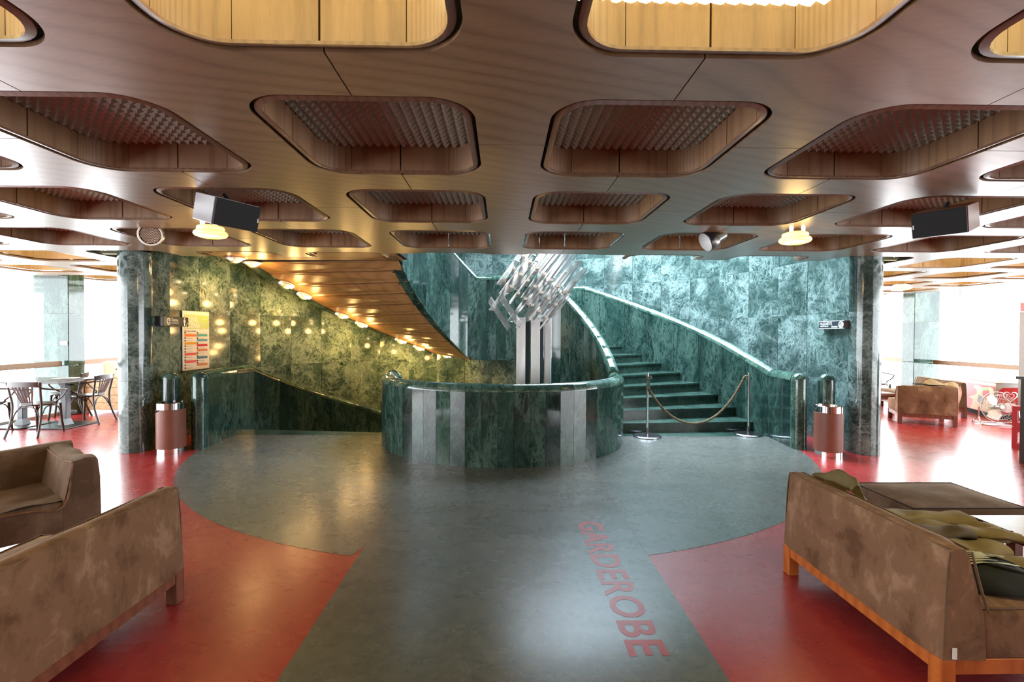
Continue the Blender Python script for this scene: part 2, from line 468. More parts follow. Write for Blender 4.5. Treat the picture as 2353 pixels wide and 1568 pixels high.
# coffer pieces (shared meshes)
def rr_path(h, rc, n=6):
    P = []
    for q, (sx, sy) in enumerate(((1, 1), (-1, 1), (-1, -1), (1, -1))):
        for i in range(n+1):
            t = R_(90*q + 90*i/n); P.append((sx*(h-rc)+rc*math.cos(t), sy*(h-rc)+rc*math.sin(t)))
    return P
def ring_mesh():
    bm = bm_new(); A = rr_path(.490, .190, 8); B = rr_path(.486, .186, 8); D = rr_path(.458, .158, 8)
    L = [[bm.verts.new((x, y, z)) for x, y in Q] for Q, z in ((A, .03), (B, .006), (D, .0), (D, .012))]
    n = len(A)
    for a, b in zip(L, L[1:]):
        for i in range(n): bm.faces.new((a[i], a[(i+1) % n], b[(i+1) % n], b[i]))
    return mesh(bm, 'coffer_rim', TRIMWOOD, True, 40)
RINGM = ring_mesh()
def wall_piece(pts, z0=.012, z1=.17, th=.015):
    bm = bm_new(); n = len(pts); V = []
    for i, (x, y) in enumerate(pts):
        a = pts[max(i-1, 0)]; b = pts[min(i+1, n-1)]
        tx, ty = b[0]-a[0], b[1]-a[1]; l = math.hypot(tx, ty); nx, ny = ty/l, -tx/l
        V.append([bm.verts.new((x, y, z0)), bm.verts.new((x+nx*th, y+ny*th, z0)), bm.verts.new((x+nx*th, y+ny*th, z1)), bm.verts.new((x, y, z1))])
    for a, b in zip(V, V[1:]):
        for i in range(4): bm.faces.new((a[i], a[(i+1) % 4], b[(i+1) % 4], b[i]))
    bm.faces.new(V[0]); bm.faces.new(V[-1][::-1])
    return mesh(bm, 'side_panel', WALLWOOD, True, 25)
HW, WC = .460, .16
ST = [wall_piece([(HW, .004), (HW, HW-WC-.003)]), wall_piece([(HW, -(HW-WC-.003)), (HW, -.004)])]
cn = [(HW-WC+WC*math.cos(R_(90*i/12)), HW-WC+WC*math.sin(R_(90*i/12))) for i in range(13)]
CORN = wall_piece(cn)
def full_wall():
    P = rr_path(HW, WC, 5); bm = bm_new(); n = len(P)
    a = [bm.verts.new((x, y, .03)) for x, y in P]; b = [bm.verts.new((x, y, .17)) for x, y in P]
    for i in range(n): bm.faces.new((a[i], a[(i+1) % n], b[(i+1) % n], b[i]))
    return mesh(bm, 'side_panel', WALLWOOD, True, 50)
FULLW = full_wall()
def lattice(mat, n=18):
    bm = bm_new(); h = .466; s = 2*h/n
    g = [[bm.verts.new((-h+s*i, -h+s*j, .171)) for i in range(n+1)] for j in range(n+1)]
    for j in range(n):
        for i in range(n):
            c = bm.verts.new((-h+s*(i+.5), -h+s*(j+.5), .146))
            q = (g[j][i], g[j][i+1], g[j+1][i+1], g[j+1][i])
            for m in range(4): bm.faces.new((q[m], q[(m+1) % 4], c))
    return mesh(bm, 'light_lattice', mat)
LAT, LATL = lattice(LATT), lattice(LATTLIT)
def lit(k, r):
    if r == 0: return True
    if r >= 5: return True
    if r >= 4 and (k <= -4 or k >= 4): return True
    return False
for r in range(RMIN, RMAX+1):
    for k in range(KMIN, KMAX+1):
        x, y = gx(k), gy(r)
        if y > YF-.3: continue
        if r >= 4 and in_core(x, y, .45) : 
            if r == 4 and abs(x) < 4.6:
                if -1.6 < x < 1.5: continue
                # coffer cut open at the stairwell edge: only its near half exists
                cf = empty('coffer', (x, y, ZC), parent=ceil)
                P = [p for p in rr_path(.490, .190, 8)]
                bm = bm_new(); yl = YE-y
                A, B, D = ([p for p in rr_path(h, rc, 8)] for h, rc in ((.490, .190), (.486, .186), (.458, .158)))
                def half(Q):
                    q = sorted([p for p in Q if p[1] < yl], key=lambda p: math.atan2(p[0], -p[1]-.0))
                    return [(q[0][0], yl)] + q + [(q[-1][0], yl)]
                L = [[bm.verts.new((px, py, z)) for px, py in half(Q)] for Q, z in ((A, .03), (B, .006), (D, .0), (D, .012))]
                for a, b in zip(L, L[1:]):
                    for i in range(len(a)-1): bm.faces.new((a[i], a[i+1], b[i+1], b[i]))
                obj('coffer_rim', bm, TRIMWOOD, cf, True, 40)
                bm = bm_new(); q = half(rr_path(HW, WC, 6)); q = [p for p in q if p[1] > -HW+.02]
                for s in (-1, 1):
                    pts = [p for p in q if p[0]*s > HW-WC]
                    pts.sort(key=lambda p: p[1]); pts = pts[:]
                    if len(pts) > 1:
                        for p0, p1 in zip(pts, pts[1:]):
                            bm.faces.new([bm.verts.new((p0[0], p0[1], .03)), bm.verts.new((p1[0], p1[1], .03)), bm.verts.new((p1[0], p1[1], .10)), bm.verts.new((p0[0], p0[1], .10))])
                obj('side_panel', bm, WALLWOOD, cf)
            continue
        cf = empty('coffer', (x, y, ZC), parent=ceil)
        if r <= 3 or r > 4 or abs(x) > 4.6 or True:
            link('coffer_rim', RINGM, cf)
        if 0 <= r <= 4 and -4 <= k <= 4:
            for q in range(4):
                for s in ST: link('side_panel', s, cf, (0, 0, 0), q*PI/2)
                link('side_panel', CORN, cf, (0, 0, 0), q*PI/2)
        else: link('side_panel', FULLW, cf)
        l = link('light_lattice', LATL if lit(k, r) else LAT, cf); l['kind'] = 'stuff'

# windows: left, right, back; floor-to-ceiling glass with rail
def window(name, p0, p1, nmul, inward, label):
    w = empty(name, kind='structure')
    p0, p1 = Vector(p0), Vector(p1); d = (p1-p0); L = d.length; d.normalize(); n = Vector((-d.y, d.x, 0))*inward
    for i in range(nmul):
        a = p0 + d*(L*i/nmul+.03); b = p0 + d*(L*(i+1)/nmul-.03)
        bm = bm_new(); v = [bm.verts.new(q) for q in (a+Vector((0, 0, .06)), b+Vector((0, 0, .06)), b+Vector((0, 0, 2.8)), a+Vector((0, 0, 2.8)))]
        bm.faces.new(v); obj('pane', bm, WINGLASS, w)
    bm = bm_new()
    for i in range(nmul+1):
        c = p0 + d*(L*i/nmul)
        h = .03
        hexa(bm, [c-d*h-n*.04, c+d*h-n*.04, c+d*h+n*.04, c-d*h+n*.04] + [q+Vector((0, 0, 2.85)) for q in (c-d*h-n*.04, c+d*h-n*.04, c+d*h+n*.04, c-d*h+n*.04)])
    obj('window_frame', bm, WHITEPAINT, w)
    bm = bm_new()
    hexa(bm, [p0-n*.03, p1-n*.03, p1+n*.03, p0+n*.03] + [q+Vector((0, 0, .06)) for q in (p0-n*.03, p1-n*.03, p1+n*.03, p0+n*.03)])
    obj('window_sill', bm, WHITEPAINT, w)
    return w
window('window_1', (XL, YB, 0), (XL, YF, 0), 6, -1, '')
window('window_2', (XR, YB, 0), (XR, YF, 0), 6, 1, '')
window('window_3', (XL, YF, 0), (XR, YF, 0), 6, -1, '')
bm = bm_new(); box(bm, XL-.3, XR+.3, YB-.3, YB, 0, 2.9); w = obj('wall_rear', bm, WALLWOOD); tag(w, kind='structure')
# guard rails along the glass
def guard(name, x, y0, y1, s, label, dz=0):
    g = empty(name, (x, 0, 0), label=label, cat='railing')
    bm = bm_new(); box(bm, -.02, .02, y0, y1, .89+dz, .985+dz, .008); obj('rail', bm, BRONZE, g)
    y = y0+.3
    while y < y1:
        bm = bm_new(); box(bm, min(0, -s*.10), max(0, -s*.10), y-.02, y+.02, .92+dz, .955+dz); obj('bracket', bm, PLATE, g); y += 2.9
guard('window_rail', XL+.12, YB, 8.78, 1, 'flat bronze rail along the left window, near side of its marble pier')
guard('window_rail', XL+.12, 9.15, YF-.3, 1, 'flat pale rail along the left window, beyond its marble pier')
guard('window_rail', XR-.03, YB, 10.88, -1, 'flat bronze rail along the right window behind the freezer', -.03)
guard('window_rail', XR-.03, 11.27, YF-.3, -1, 'flat rail along the right window, beyond its marble pier', -.03)
for nm, x0, x1, y0, lab in (('window_pier', -8.4, -7.78, 8.82, 'square marble pier standing in the left window'), ('window_pier', 9.43, 10.02, 10.9, 'square marble pier standing in the right window')):
    p = empty(nm, ((x0+x1)/2, y0+.17, 0), label=lab, cat='pier'); h = (x1-x0)/2
    for z0, z1 in ((0, .9), (.903, 1.82), (1.823, 2.6)):
        bm = bm_new(); box(bm, -h, h, -.17, .17, z0, z1, .008, 1); obj('marble_panel', bm, MARBS, p)

# ------------------------------------------------------------------ stairwell wall
wr = empty('wall_stairwell', (CX, CY, 0), kind='structure')
ZR = [-2.4, -1.0, -.02, .90, 1.82, 2.635, 3.265, 4.2, 5.2]
AJ = [1+8.38*i for i in range(-1, 23)]
AJ[0] = -7.38; AJ = [-12.0] + AJ + [190.8]
AJ = sorted(AJ)
def panel_arc(a_half, r, z0, z1, th=.03, g=.0015):
    """flat panel centred on angle 0, chord at radius r"""
    bm = bm_new(); w = r*math.tan(R_(a_half))-g; x = r*math.cos(R_(a_half))
    x = r
    hexa(bm, [(x, -w, z0+g), (x+th, -w-th*math.tan(R_(a_half)), z0+g), (x+th, w+th*math.tan(R_(a_half)), z0+g), (x, w, z0+g),
              (x, -w, z1-g), (x+th, -w-th*math.tan(R_(a_half)), z1-g), (x+th, w+th*math.tan(R_(a_half)), z1-g), (x, w, z1-g)])
    return bm
cache = {}
for a0, a1 in zip(AJ, AJ[1:]):
    if a1-a0 < .5: continue
    for z0, z1 in zip(ZR, ZR[1:]):
        key = (round(a1-a0, 2), z0)
        if key not in cache: cache[key] = mesh(panel_arc((a1-a0)/2, 4.58, z0, z1), 'marble_panel', MARB)
        link('marble_panel', cache[key], wr, (0, 0, 0), R_((a0+a1)/2 + random.uniform(-.08, .08)))
bm = bm_new()
pts = [(4.632*math.cos(R_(a)), 4.632*math.sin(R_(a))) for a in [-12+i*(202.8/60) for i in range(61)]]
pts += [(4.95*math.cos(R_(a)), 4.95*math.sin(R_(a))) for a in [190.8-i*(202.8/60) for i in range(61)]]
n = 61
lo = [bm.verts.new((x, y, -2.4)) for x, y in pts]; hi = [bm.verts.new((x, y, 5.2)) for x, y in pts]
for i in range(len(pts)): bm.faces.new((lo[i], lo[(i+1) % len(pts)], hi[(i+1) % len(pts)], hi[i]))
obj('wall_core', bm, MARBS, wr)
# rounded wall ends (columns)
def column(a, sgn, lab):
    c = pol(4.765, a); col = empty('wall_end_column', (c.x, c.y, 0), R_(a), lab, 'column')
    for z0, z1 in ((0, .90), (.90, 1.82), (1.82, 2.52)):
        for j in range(2):
            bm = bm_new(); A = []
            for i in range(9):
                t = R_(-90*sgn + (-90 + 90*j + 90*i/8)) if True else 0
                A.append((.185*math.cos(t), .185*math.sin(t)))
            P = A + [(0, 0)]
            prism(bm, P, z0+.001, z1-.001)
            obj('marble_panel', bm, MARB, col, True, 40)
    return col
column(-12, 1, 'round-ended green marble column right of the stairwell, beside the bin')
column(190.8, -1, 'round-ended green marble column left of the stairwell, beside the window seats')
for i in range(19):
    a0, a1 = 190.8+157.2*i/19, 190.8+157.2*(i+1)/19
    bm = bm_new(); hexa(bm, [pol(4.58, a0, -2.4), pol(4.66, a0, -2.4), pol(4.66, a1, -2.4), pol(4.58, a1, -2.4), pol(4.58, a0, -.02), pol(4.66, a0, -.02), pol(4.66, a1, -.02), pol(4.58, a1, -.02)])
    o = obj('marble_panel', bm, MARB, wr); o.location = (-CX, -CY, 0)
l = bpy.data.lights.new('lower_foyer_lamp', 'POINT'); l.energy = 60; l.color = (1, .62, .22); l.shadow_soft_size = .2
lo = bpy.data.objects.new('lower_foyer_lamp', l); C.objects.link(lo); lo.location = (-.6, 9.9, -1.5)
# lower floor and skylight
bm = bm_new(); lathe(bm, [(0, -2.4), (4.6, -2.4)], 48, (CX, CY, 0)); o = obj('floor_lower', bm, MARBSTEP); tag(o, kind='structure')
bm = bm_new(); prism(bm, [(4.96*math.cos(2*PI*i/48)+CX, 4.96*math.sin(2*PI*i/48)+CY) for i in range(48)], 5.21, 5.4)
o = obj('ceiling_sky_block', bm, WHITEPAINT); tag(o, kind='structure')  # unseen full disc, added to shut sky light out of the stairwell
# upper-storey wall closing the front of the stairwell above the lobby ceiling
bm = bm_new(); box(bm, -4.8, 4.8, 6.0-.6, 6.05-.6, 3.0, 5.25); o = obj('wall_upper', bm, WHITEPAINT); tag(o, kind='structure')
area('skylight', (2.3, 8.9, 5.15), (0, 0, 0), 3.8, 4.0, 1300, (.66, .84, 1.0), False, R_(135))

# ------------------------------------------------------------------ stairs
def rail_up(a):
    if a <= 1: return 1.005
    if a <= 63: return 1.005+.0255*(a-1)
    if a <= 107.5: return 1.005+.0255*62
    return 1.005+.0255*62+.0262*(a-107.5)
def soffit(a):
    if a < 80: return 1.045-.018*(80-a)
    if a < 111.5: return 1.045
    return min(1.045+.0257*(a-111.5), 2.60)
def arc_parapet(parent, r0, r1, As, ztop, zbot, capr=None, mat=MARBS, cap=True, name='marble_panel', both=False):
    capr = capr or (r1-r0)/2+.008; rm = (r0+r1)/2
    for a0, a1 in zip(As, As[1:]):
        g = .05
        b0, b1 = a0+g, a1-g
        zt0, zt1 = ztop(a0)-capr, ztop(a1)-capr; zb0, zb1 = zbot(a0), zbot(a1)
        bm = bm_new()
        hexa(bm, [pol(r0, b0, zb0), pol(r1, b0, zb0), pol(r1, b1, zb1), pol(r0, b1, zb1), pol(r0, b0, zt0), pol(r1, b0, zt0), pol(r1, b1, zt1), pol(r0, b1, zt1)])
        obj(name, bm, mat, parent)
        if cap:
            bm = bm_new(); n = 10; L = []
            for q in range(4):
                a = b0+(b1-b0)*q/3; zt = zt0+(zt1-zt0)*q/3
                L.append([bm.verts.new(pol(rm + capr*math.cos(PI*i/n), a, zt + capr*math.sin(PI*i/n))) for i in range(n+1)])
            for A_, B_ in zip(L, L[1:]):
                for i in range(n): bm.faces.new((A_[i], A_[i+1], B_[i+1], B_[i]))
                bm.faces.new((A_[0], B_[0], B_[n], A_[n]))
            bm.faces.new(L[0]); bm.faces.new(L[-1][::-1])
            obj('handrail', bm, CAPM, parent, True, 50)
def newel(parent, r, a, h, rad):
    bm = bm_new(); p = pol(r, a)
    lathe(bm, [(0, 0), (rad, 0), (rad, h-rad)] + [(rad*math.cos(R_(t)), h-rad+rad*math.sin(R_(t))) for t in range(10, 90, 10)] + [(0, h)], 24, (p.x, p.y, 0))
    return obj('newel_post', bm, CAPM, parent, True, 40)
sup = empty('ascending_staircase', (0, 0, 0), label='green marble staircase climbing right of the round parapet and curling overhead', cat='staircase')
def tread(parent, a0, a1, z, below=.16, r0=1.74, r1=3.93, nose=.25, soffit_z=None):
    bm = bm_new()
    for zz0, zz1, e in ((z-.028, z, nose), (z-below, z-.03, 0)):
        m = 2
        for i in range(m):
            b0 = a0-e if i == 0 else a0+(a1-a0)*i/m; b1 = a0+(a1-a0)*(i+1)/m
            hexa(bm, [pol(r0, b0, zz0), pol(r1, b0, zz0), pol(r1, b1, zz0), pol(r0, b1, zz0), pol(r0, b0, zz1), pol(r1, b0, zz1), pol(r1, b1, zz1), pol(r0, b1, zz1)])
    return obj('step', bm, MARBSTEP, parent)
for i in range(10):
    a0 = 4.8+6.5*i; tread(sup, a0, a0+6.5 if i < 9 else 107.5, .158*(i+1), .30)
for i in range(9):
    a0 = 107.5+6.2*i; tread(sup, a0, a0+6.2, 1.58+.158*(i+1), .20)
A_out = [-10.6, -1.0] + [1+8.38*i for i in range(1, 20)]
A_out = [-10.6, -.8, 8.1, 16.4, 24.7, 33, 41.3, 49.6, 57.9, 63.0, 71, 79.3, 87.6, 95.9, 101.7, 107.5, 115.8, 124, 132.2, 140.4, 148.6, 156.8, 165, 172]
arc_parapet(sup, 3.935, 4.115, A_out, rail_up, lambda a: 0.0 if a < 3 else max(soffit(a)-.02, soffit(a)-.02))
newel(sup, 4.025, -11.2, 1.01, .099)
A_in = [1.0+6.2*i for i in range(0, 11)] + [69.5, 75.8, 82.1, 88.4, 94.7, 101.1, 107.5] + [107.5+6.2*i for i in range(1, 11)]
arc_parapet(sup, 1.57, 1.735, A_in, lambda a: rail_up(a)-.02, lambda a: -1.0 if a < 32 else soffit(a)-.01)
# soffit planks (one for every step above)
PL = []
def plank(a0, a1, g=.32, z=None, r0=1.60, r1=4.10):
    PL.append((a0, a1)); bm = bm_new(); zz = (lambda a: soffit(a)) if z is None else (lambda a: z)
    hexa(bm, [pol(r0, a0+g, zz(a0)), pol(r1, a0+g*.5, zz(a0)), pol(r1, a1-g*.5, zz(a1)), pol(r0, a1-g, zz(a1)),
              pol(r0, a0+g, zz(a0)+.02), pol(r1, a0+g*.5, zz(a0)+.02), pol(r1, a1-g*.5, zz(a1)+.02), pol(r0, a1-g, zz(a1)+.02)])
    obj('soffit_plank', bm, PLANKWOOD, sup)
a = 80.0
while a < 110: plank(a, a+6.3); a += 6.3
a = 111.5
while a < 170: plank(a, a+6.2); a += 6.2
# upper landing soffit: planks parallel to the lobby edge, just above the ceiling
y = 6.02
for i in range(5):
    if i < 5:
        bm = bm_new(); y0 = 5.95+.28*i; y1 = y0+.272
        xl = -4.1; xr = -1.62 if y0 > 5.9 else -1.0
        dyc = (y0+.14-CY); xl = -math.sqrt(max(.1, 4.12**2-dyc**2))
        box(bm, xl, -1.5, y0, y1, 2.605, 2.625); obj('soffit_plank', bm, PLANKWOOD, sup)
bm = bm_new()
for a0, a1 in PL:
    hexa(bm, [pol(1.62, a0, soffit(a0)+.007), pol(4.08, a0, soffit(a0)+.007), pol(4.08, a1, soffit(a1)+.007), pol(1.62, a1, soffit(a1)+.007),
              pol(1.62, a0, soffit(a0)+.10), pol(4.08, a0, soffit(a0)+.10), pol(4.08, a1, soffit(a1)+.10), pol(1.62, a1, soffit(a1)+.10)])
obj('soffit_backing', bm, DARKVOID, sup)
for a0, a1 in PL[1:]:  # dark strips laid along the plank gaps, imitating the shade in them
    bm = bm_new(); d0, d1 = math.degrees(.011/1.6), math.degrees(.011/4.1); z = soffit(a0)
    hexa(bm, [pol(1.6, a0-d0, z-.003), pol(4.1, a0-d1, z-.003), pol(4.1, a0+d1, z-.003), pol(1.6, a0+d0, z-.003), pol(1.6, a0-d0, z+.02), pol(4.1, a0-d1, z+.02), pol(4.1, a0+d1, z+.02), pol(1.6, a0+d0, z+.02)])
    obj('gap_shade_strip', bm, DARKVOID, sup)
# front closing of the inner parapet above the lobby ceiling (the rail curls forward)
arc_parapet(sup, 1.57, 1.735, [169.5, 175.7, 181.9, 188.1], lambda a: 4.2, lambda a: 2.60)
bm = bm_new(); box(bm, -4.1, -1.45, 5.9, 7.4, 2.63, 2.85); obj('upper_landing', bm, DARKVOID, sup)

dr = empty('round_parapet', (0, 0, 0), label='waist-high round green marble parapet around the open stairwell centre', cat='parapet')
n = 31; A_dr = [-177.8+6.1*i-360*0 for i in range(n)]
A_dr = [182.5+6.1*i for i in range(-1, 30)]; A_dr[-1] = 361.0
def drum_top(a): return .945
arc_parapet(dr, 1.57, 1.74, A_dr, drum_top, lambda a: 0.0)

sd = empty('descending_staircase', (0, 0, 0), label='green marble staircase going down left of the round parapet, yellow lit', cat='staircase')
for i in range(13):
    a1 = 173.6-6.5*i
    tread(sd, a1-6.5, a1, -.158*(i+1), .25, nose=0)
def rail_dn(a): return 1.005 if a >= 172.5 else 1.005-.0262*(172.5-a)
A_l = [64, 72, 80, 88.4, 96.7, 105, 113.4, 121.8, 130.2, 138.6, 147, 155.4, 163.8, 172.5, 179, 185, 190.6]
arc_parapet(sd, 3.935, 4.115, A_l, rail_dn, lambda a: 0.0 if a > 171 else max(-2.4, rail_dn(a)-1.6))
newel(sd, 4.025, 191.2, 1.01, .099)
arc_parapet(sd, 1.57, 1.735, [110, 116.2, 122.4, 128.6, 134.8, 141, 147.2, 153.4, 159.6, 165.8, 170.5, 176.3], lambda a: rail_dn(a)-.04-(.0 if a > 170 else .02), lambda a: 0.0 if a > 173 else rail_dn(a)-1.4)

for rr, aa, lab in ((4.345, -11.6, 'domed dark marble bollard behind the right bin'), (4.345, 191.6, 'domed black marble bollard behind the left bin')):
    b = empty('marble_bollard', pol(rr, aa), label=lab, cat='bollard')
    rad = .10; h = 1.01
    bm = bm_new(); lathe(bm, [(0, .0), (rad, .0), (rad, h-rad)], 24); obj('shaft', bm, MARBS, b, True, 40)
    bm = bm_new(); lathe(bm, [(rad, h-rad+.002)] + [(rad*math.cos(R_(t)), h-rad+rad*math.sin(R_(t))) for t in range(10, 90, 10)] + [(0, h)], 24); obj('dome', bm, CAPM, b, True, 40)
# low marble plinth between posts

# ------------------------------------------------------------------ soffit spotlights
sp_labels = ['deepest and lowest', 'second lowest', 'third lowest', 'fourth lowest', 'fifth lowest', 'sixth lowest', 'seventh lowest', 'second highest', 'highest']
for i, a in enumerate((109, 118, 124, 137, 143.5, 156, 162, 174, 180.5)):
    z = soffit(a); p = pol(3.90, a, z)
    t = empty('soffit_spotlight', p, R_(a), '%s of the white dish lamps along the wooden stair soffit' % sp_labels[i], 'lamp', 'dish lamps under the stair soffit')
    tilt = Matrix.Rotation(-math.atan(.0257*180/PI/3.9) if a < 170 else 0, 4, 'X')
    t.rotation_euler = (math.atan(.0257*180/PI/3.9)*(1 if a < 170 else 0), 0, R_(a))
    bm = bm_new(); tube(bm, [(.125*math.cos(2*PI*k/24), .125*math.sin(2*PI*k/24), -.012) for k in range(24)], .012, 6, True); obj('rim', bm, WHITEPAINT, t, True)
    bm = bm_new(); lathe(bm, [(.085, -.018), (.08, -.045), (.06, -.068), (.03, -.080), (0, -.083)], 20); obj('dish', bm, WHITEPAINT, t, True)
    bm = bm_new(); lathe(bm, [(.0, -.006), (.11, -.006)], 20); obj('reflector', bm, CHROME, t)
    for s in (-1, 1):
        bm = bm_new(); bmesh.ops.create_uvsphere(bm, u_segments=10, v_segments=6, radius=.020)
        bmesh.ops.translate(bm, verts=bm.verts, vec=(s*.03, .098*s, -.024)); obj('bulb', bm, BULB, t, True)
    l = bpy.data.lights.new('soffit_spotlight_light', 'SPOT'); l.energy = 34; l.color = (1, .58, .15); l.spot_size = R_(150); l.spot_blend = .7; l.shadow_soft_size = .06
    lo = bpy.data.objects.new('spot_lamp', l); C.objects.link(lo); lo.location = pol(3.98, a, z-.12)
    lo.rotation_euler = (0, R_(-38), R_(a)+PI) if False else (0, 0, 0)
    l2 = bpy.data.lights.new('soffit_spotlight_glow', 'POINT'); l2.energy = 7; l2.color = (1, .60, .20); l2.shadow_soft_size = .05
    lo2 = bpy.data.objects.new('dish_glow', l2); C.objects.link(lo2); lo2.location = pol(3.74, a, z-.16)
    d = (pol(4.6, a-6, z-.9)-lo.location); lo.rotation_euler = d.to_track_quat('-Z', 'Y').to_euler()

# ceiling globe lamps
def globe(x, y, s, lab, power):
    t = empty('ceiling_lamp', (x, y, ZC), label=lab, cat='lamp', group='opal glass ceiling lamps')
    bm = bm_new(); lathe(bm, [(0, 0), (.085*s, 0), (.085*s, -.022), (.0, -.022)], 28); obj('mount', bm, CHROME, t, True)
    bm = bm_new()
    lathe(bm, [(.085*s, -.024), (.108*s, -.030), (.114*s, -.045), (.110*s, -.060), (.118*s, -.066), (.136*s, -.080), (.140*s, -.098), (.128*s, -.114), (.09*s, -.126), (.04*s, -.132), (0, -.133)], 40)
    obj('glass_shade', bm, LAMPGLASS, t, True, 60)
    bm = bm_new(); lathe(bm, [(.052*s, -.1335), (0, -.1375)], 24, (.01, -.005, 0)); obj('green_patch', bm, GREENSWIRL, t, True)
    l = bpy.data.lights.new('ceiling_lamp_light', 'POINT'); l.energy = power; l.color = (1, .62, .22); l.shadow_soft_size = .12
    o = bpy.data.objects.new('globe_light', l); C.objects.link(o); o.location = (x, y, ZC-.20)
globe(-2.68, 4.50, 1, 'yellow opal ceiling lamp hanging below the left loudspeaker', 9)
globe(2.77, 4.55, 1, 'cream opal ceiling lamp between the can spotlight and right loudspeaker', 9)
globe(7.6, 9.1, 1.15, 'small amber ceiling lamp far right, above the brown armchairs', 6)

# loudspeakers
def speaker(p0, sgn, yaw, sidemat, lab):
    u = Vector((math.cos(yaw)*sgn, math.sin(yaw), .02 if sgn < 0 else .0)); u.normalize()
    w = Vector((-math.sin(yaw)*sgn, math.cos(yaw), 0)); w = (w*.965+Vector((0, 0, .26))).normalized(); u = (u-w*u.dot(w)).normalized()
    v = w.cross(u)*(-1 if sgn > 0 else 1);
    if v.z < 0: v = -v
    t = empty('loudspeaker', p0, label=lab, cat='loudspeaker')
    Wd, H, D = .32, .185, .30
    def bx(bm, a0, a1, b0, b1, c0, c1, bev=0, taper=0):
        P = []
        for b in (b0, b1):
            for aa, cc in ((a0, c0), (a1, c0), (a1, c1), (a0, c1)):
                k = taper if cc == c1 else 0
                aa2 = aa + (k if aa == a0 else -k); P.append(u*aa2+v*b+w*cc)
        hexa(bm, P, bev)
    bm = bm_new(); bx(bm, 0, Wd, 0, H, .022, D, .004, .02); obj('cabinet', bm, sidemat, t)
    bm = bm_new(); bx(bm, .004, Wd-.004, .003, H-.003, 0, .022, .004); obj('front_grille', bm, BLACK, t)
    bm = bm_new(); bx(bm, Wd-.02, Wd-.012, .07, .10, -.003, 0); obj('badge', bm, WHITEPAINT, t)
    bm = bm_new(); tube(bm, [u*Wd*.5+v*H+w*D*.5, u*Wd*.5+w*D*.5+Vector((0, 0, .22))], .012); obj('bracket', bm, BLACK, t)
    return t
SPKBROWN = plain('speaker_brown', (.16, .05, .02), .4); SPKWHITE = plain('speaker_side', (.38, .38, .39), .25)
speaker((-1.95, 3.30, 2.243), 1, R_(60), SPKWHITE, 'loudspeaker with pale side panel hanging from the coffer left of centre')
speaker((3.22, 3.30, 2.233), -1, R_(61), SPKBROWN, 'black loudspeaker with brown side hanging from the right coffers')

# can spotlights
def canlight(c, direction, up_to, lab, grille):
    t = empty('can_spotlight', c, label=lab, cat='spotlight')
    d = Vector(direction).normalized(); q = d.to_track_quat('Z', 'Y').to_matrix().to_4x4()
    bm = bm_new(); lathe(bm, [(.098, 0), (.102, -.004), (.104, -.03), (.100, -.09), (.075, -.12), (.070, -.20), (.05, -.225), (0, -.23)], 28)
    bm.transform(q); obj('body', bm, plain('can_black' if not grille else 'can_chrome', (.02, .02, .022) if not grille else (.55, .6, .6), .25, .0 if not grille else .8), t, True, 40)
    if grille:
        bm = bm_new(); lathe(bm, [(0, -.008), (.092, -.008)], 28)
        bm.transform(q); obj('lens', bm, DARKVOID, t)
        bm = bm_new()
        for i in range(-8, 9):
            for j in range(-8, 9):
                x = .0125*(i+.5*(j % 2)); y = .0108*j
                if math.hypot(x, y) < .084: lathe(bm, [(.0042, -.006), (0, -.005)], 6, (x, y, 0))
        bm.transform(q); g = obj('grille_dots', bm, plain('grille_dot', (.8, .7, .6), .4), t); g['kind'] = 'stuff'
        bm = bm_new(); tube(bm, [(.098*math.cos(2*PI*k/28), .098*math.sin(2*PI*k/28), .0) for k in range(28)], .008, 6, True); bm.transform(q); obj('rim', bm, STEEL, t, True)
    else:
        bm = bm_new(); lathe(bm, [(.096, .001), (.088, -.03), (.05, -.07), (0, -.085)], 28); bm.transform(q); obj('reflector', bm, WHITEPAINT, t, True)
    bm = bm_new(); tube(bm, [-d*.12, -d*.12+Vector((0, 0, .22))], .01); obj('bracket', bm, BLACK, t)
canlight((-3.40, 4.74, 2.452), (.35, -1, -.22), 0, 'round perforated spotlight poking out of the left coffers', True)
canlight((1.99, 4.74, 2.425), (-.92, -.10, -.50), 0, 'black can spotlight with white reflector right of centre', False)

# ------------------------------------------------------------------ crystal sculpture
SX, SY = .47, 7.15
t = empty('crystal_sculpture', (SX, SY, -2.4), label='crystal glass bar sculpture on tall square steel posts in the stairwell', cat='sculpture')
for dx, dy, w in ((-.20, 0, .128), (.015, 0, .128), (.215, .18, .10)):
    bm = bm_new(); box(bm, dx-w/2, dx+w/2, dy-w/2, dy+w/2, 0, 4.15, .004, 1); obj('steel_post', bm, STEEL, t)
for dx in (-.093, .11):
    bm = bm_new(); box(bm, dx-.034, dx+.034, .10, .14, 0, 4.1, .002, 1); obj('dark_fin', bm, plain('dark_fin', (.03, .045, .042), .4), t)
def crystal_mesh(L, w=.088, th=.05):
    bm = bm_new()
    P = [(-w/2, -th*.2), (-w*.3, -th/2), (w*.3, -th/2), (w/2, -th*.2), (w/2, th*.3), (-w/2, th*.3)]
    a = [bm.verts.new((x, y, -L/2+(.035 if x > 0 else 0))) for x, y in P]; b = [bm.verts.new((x, y, L/2-(.035 if x < 0 else 0))) for x, y in P]
    bm.faces.new(a[::-1]); bm.faces.new(b)
    for i in range(6): bm.faces.new((a[i], a[(i+1) % 6], b[(i+1) % 6], b[i]))
    return mesh(bm, 'crystal_bar', CRYSTAL)
CM = [crystal_mesh(L) for L in (.54, .48, .60)]
base_z = 2.4
e1 = Vector((.60, 0, .80)); e2 = Vector((.76, 0, -.65))      # along a bar / across the rows (in X-Z)
O = Vector((-.02, 0, 1.52+.66))
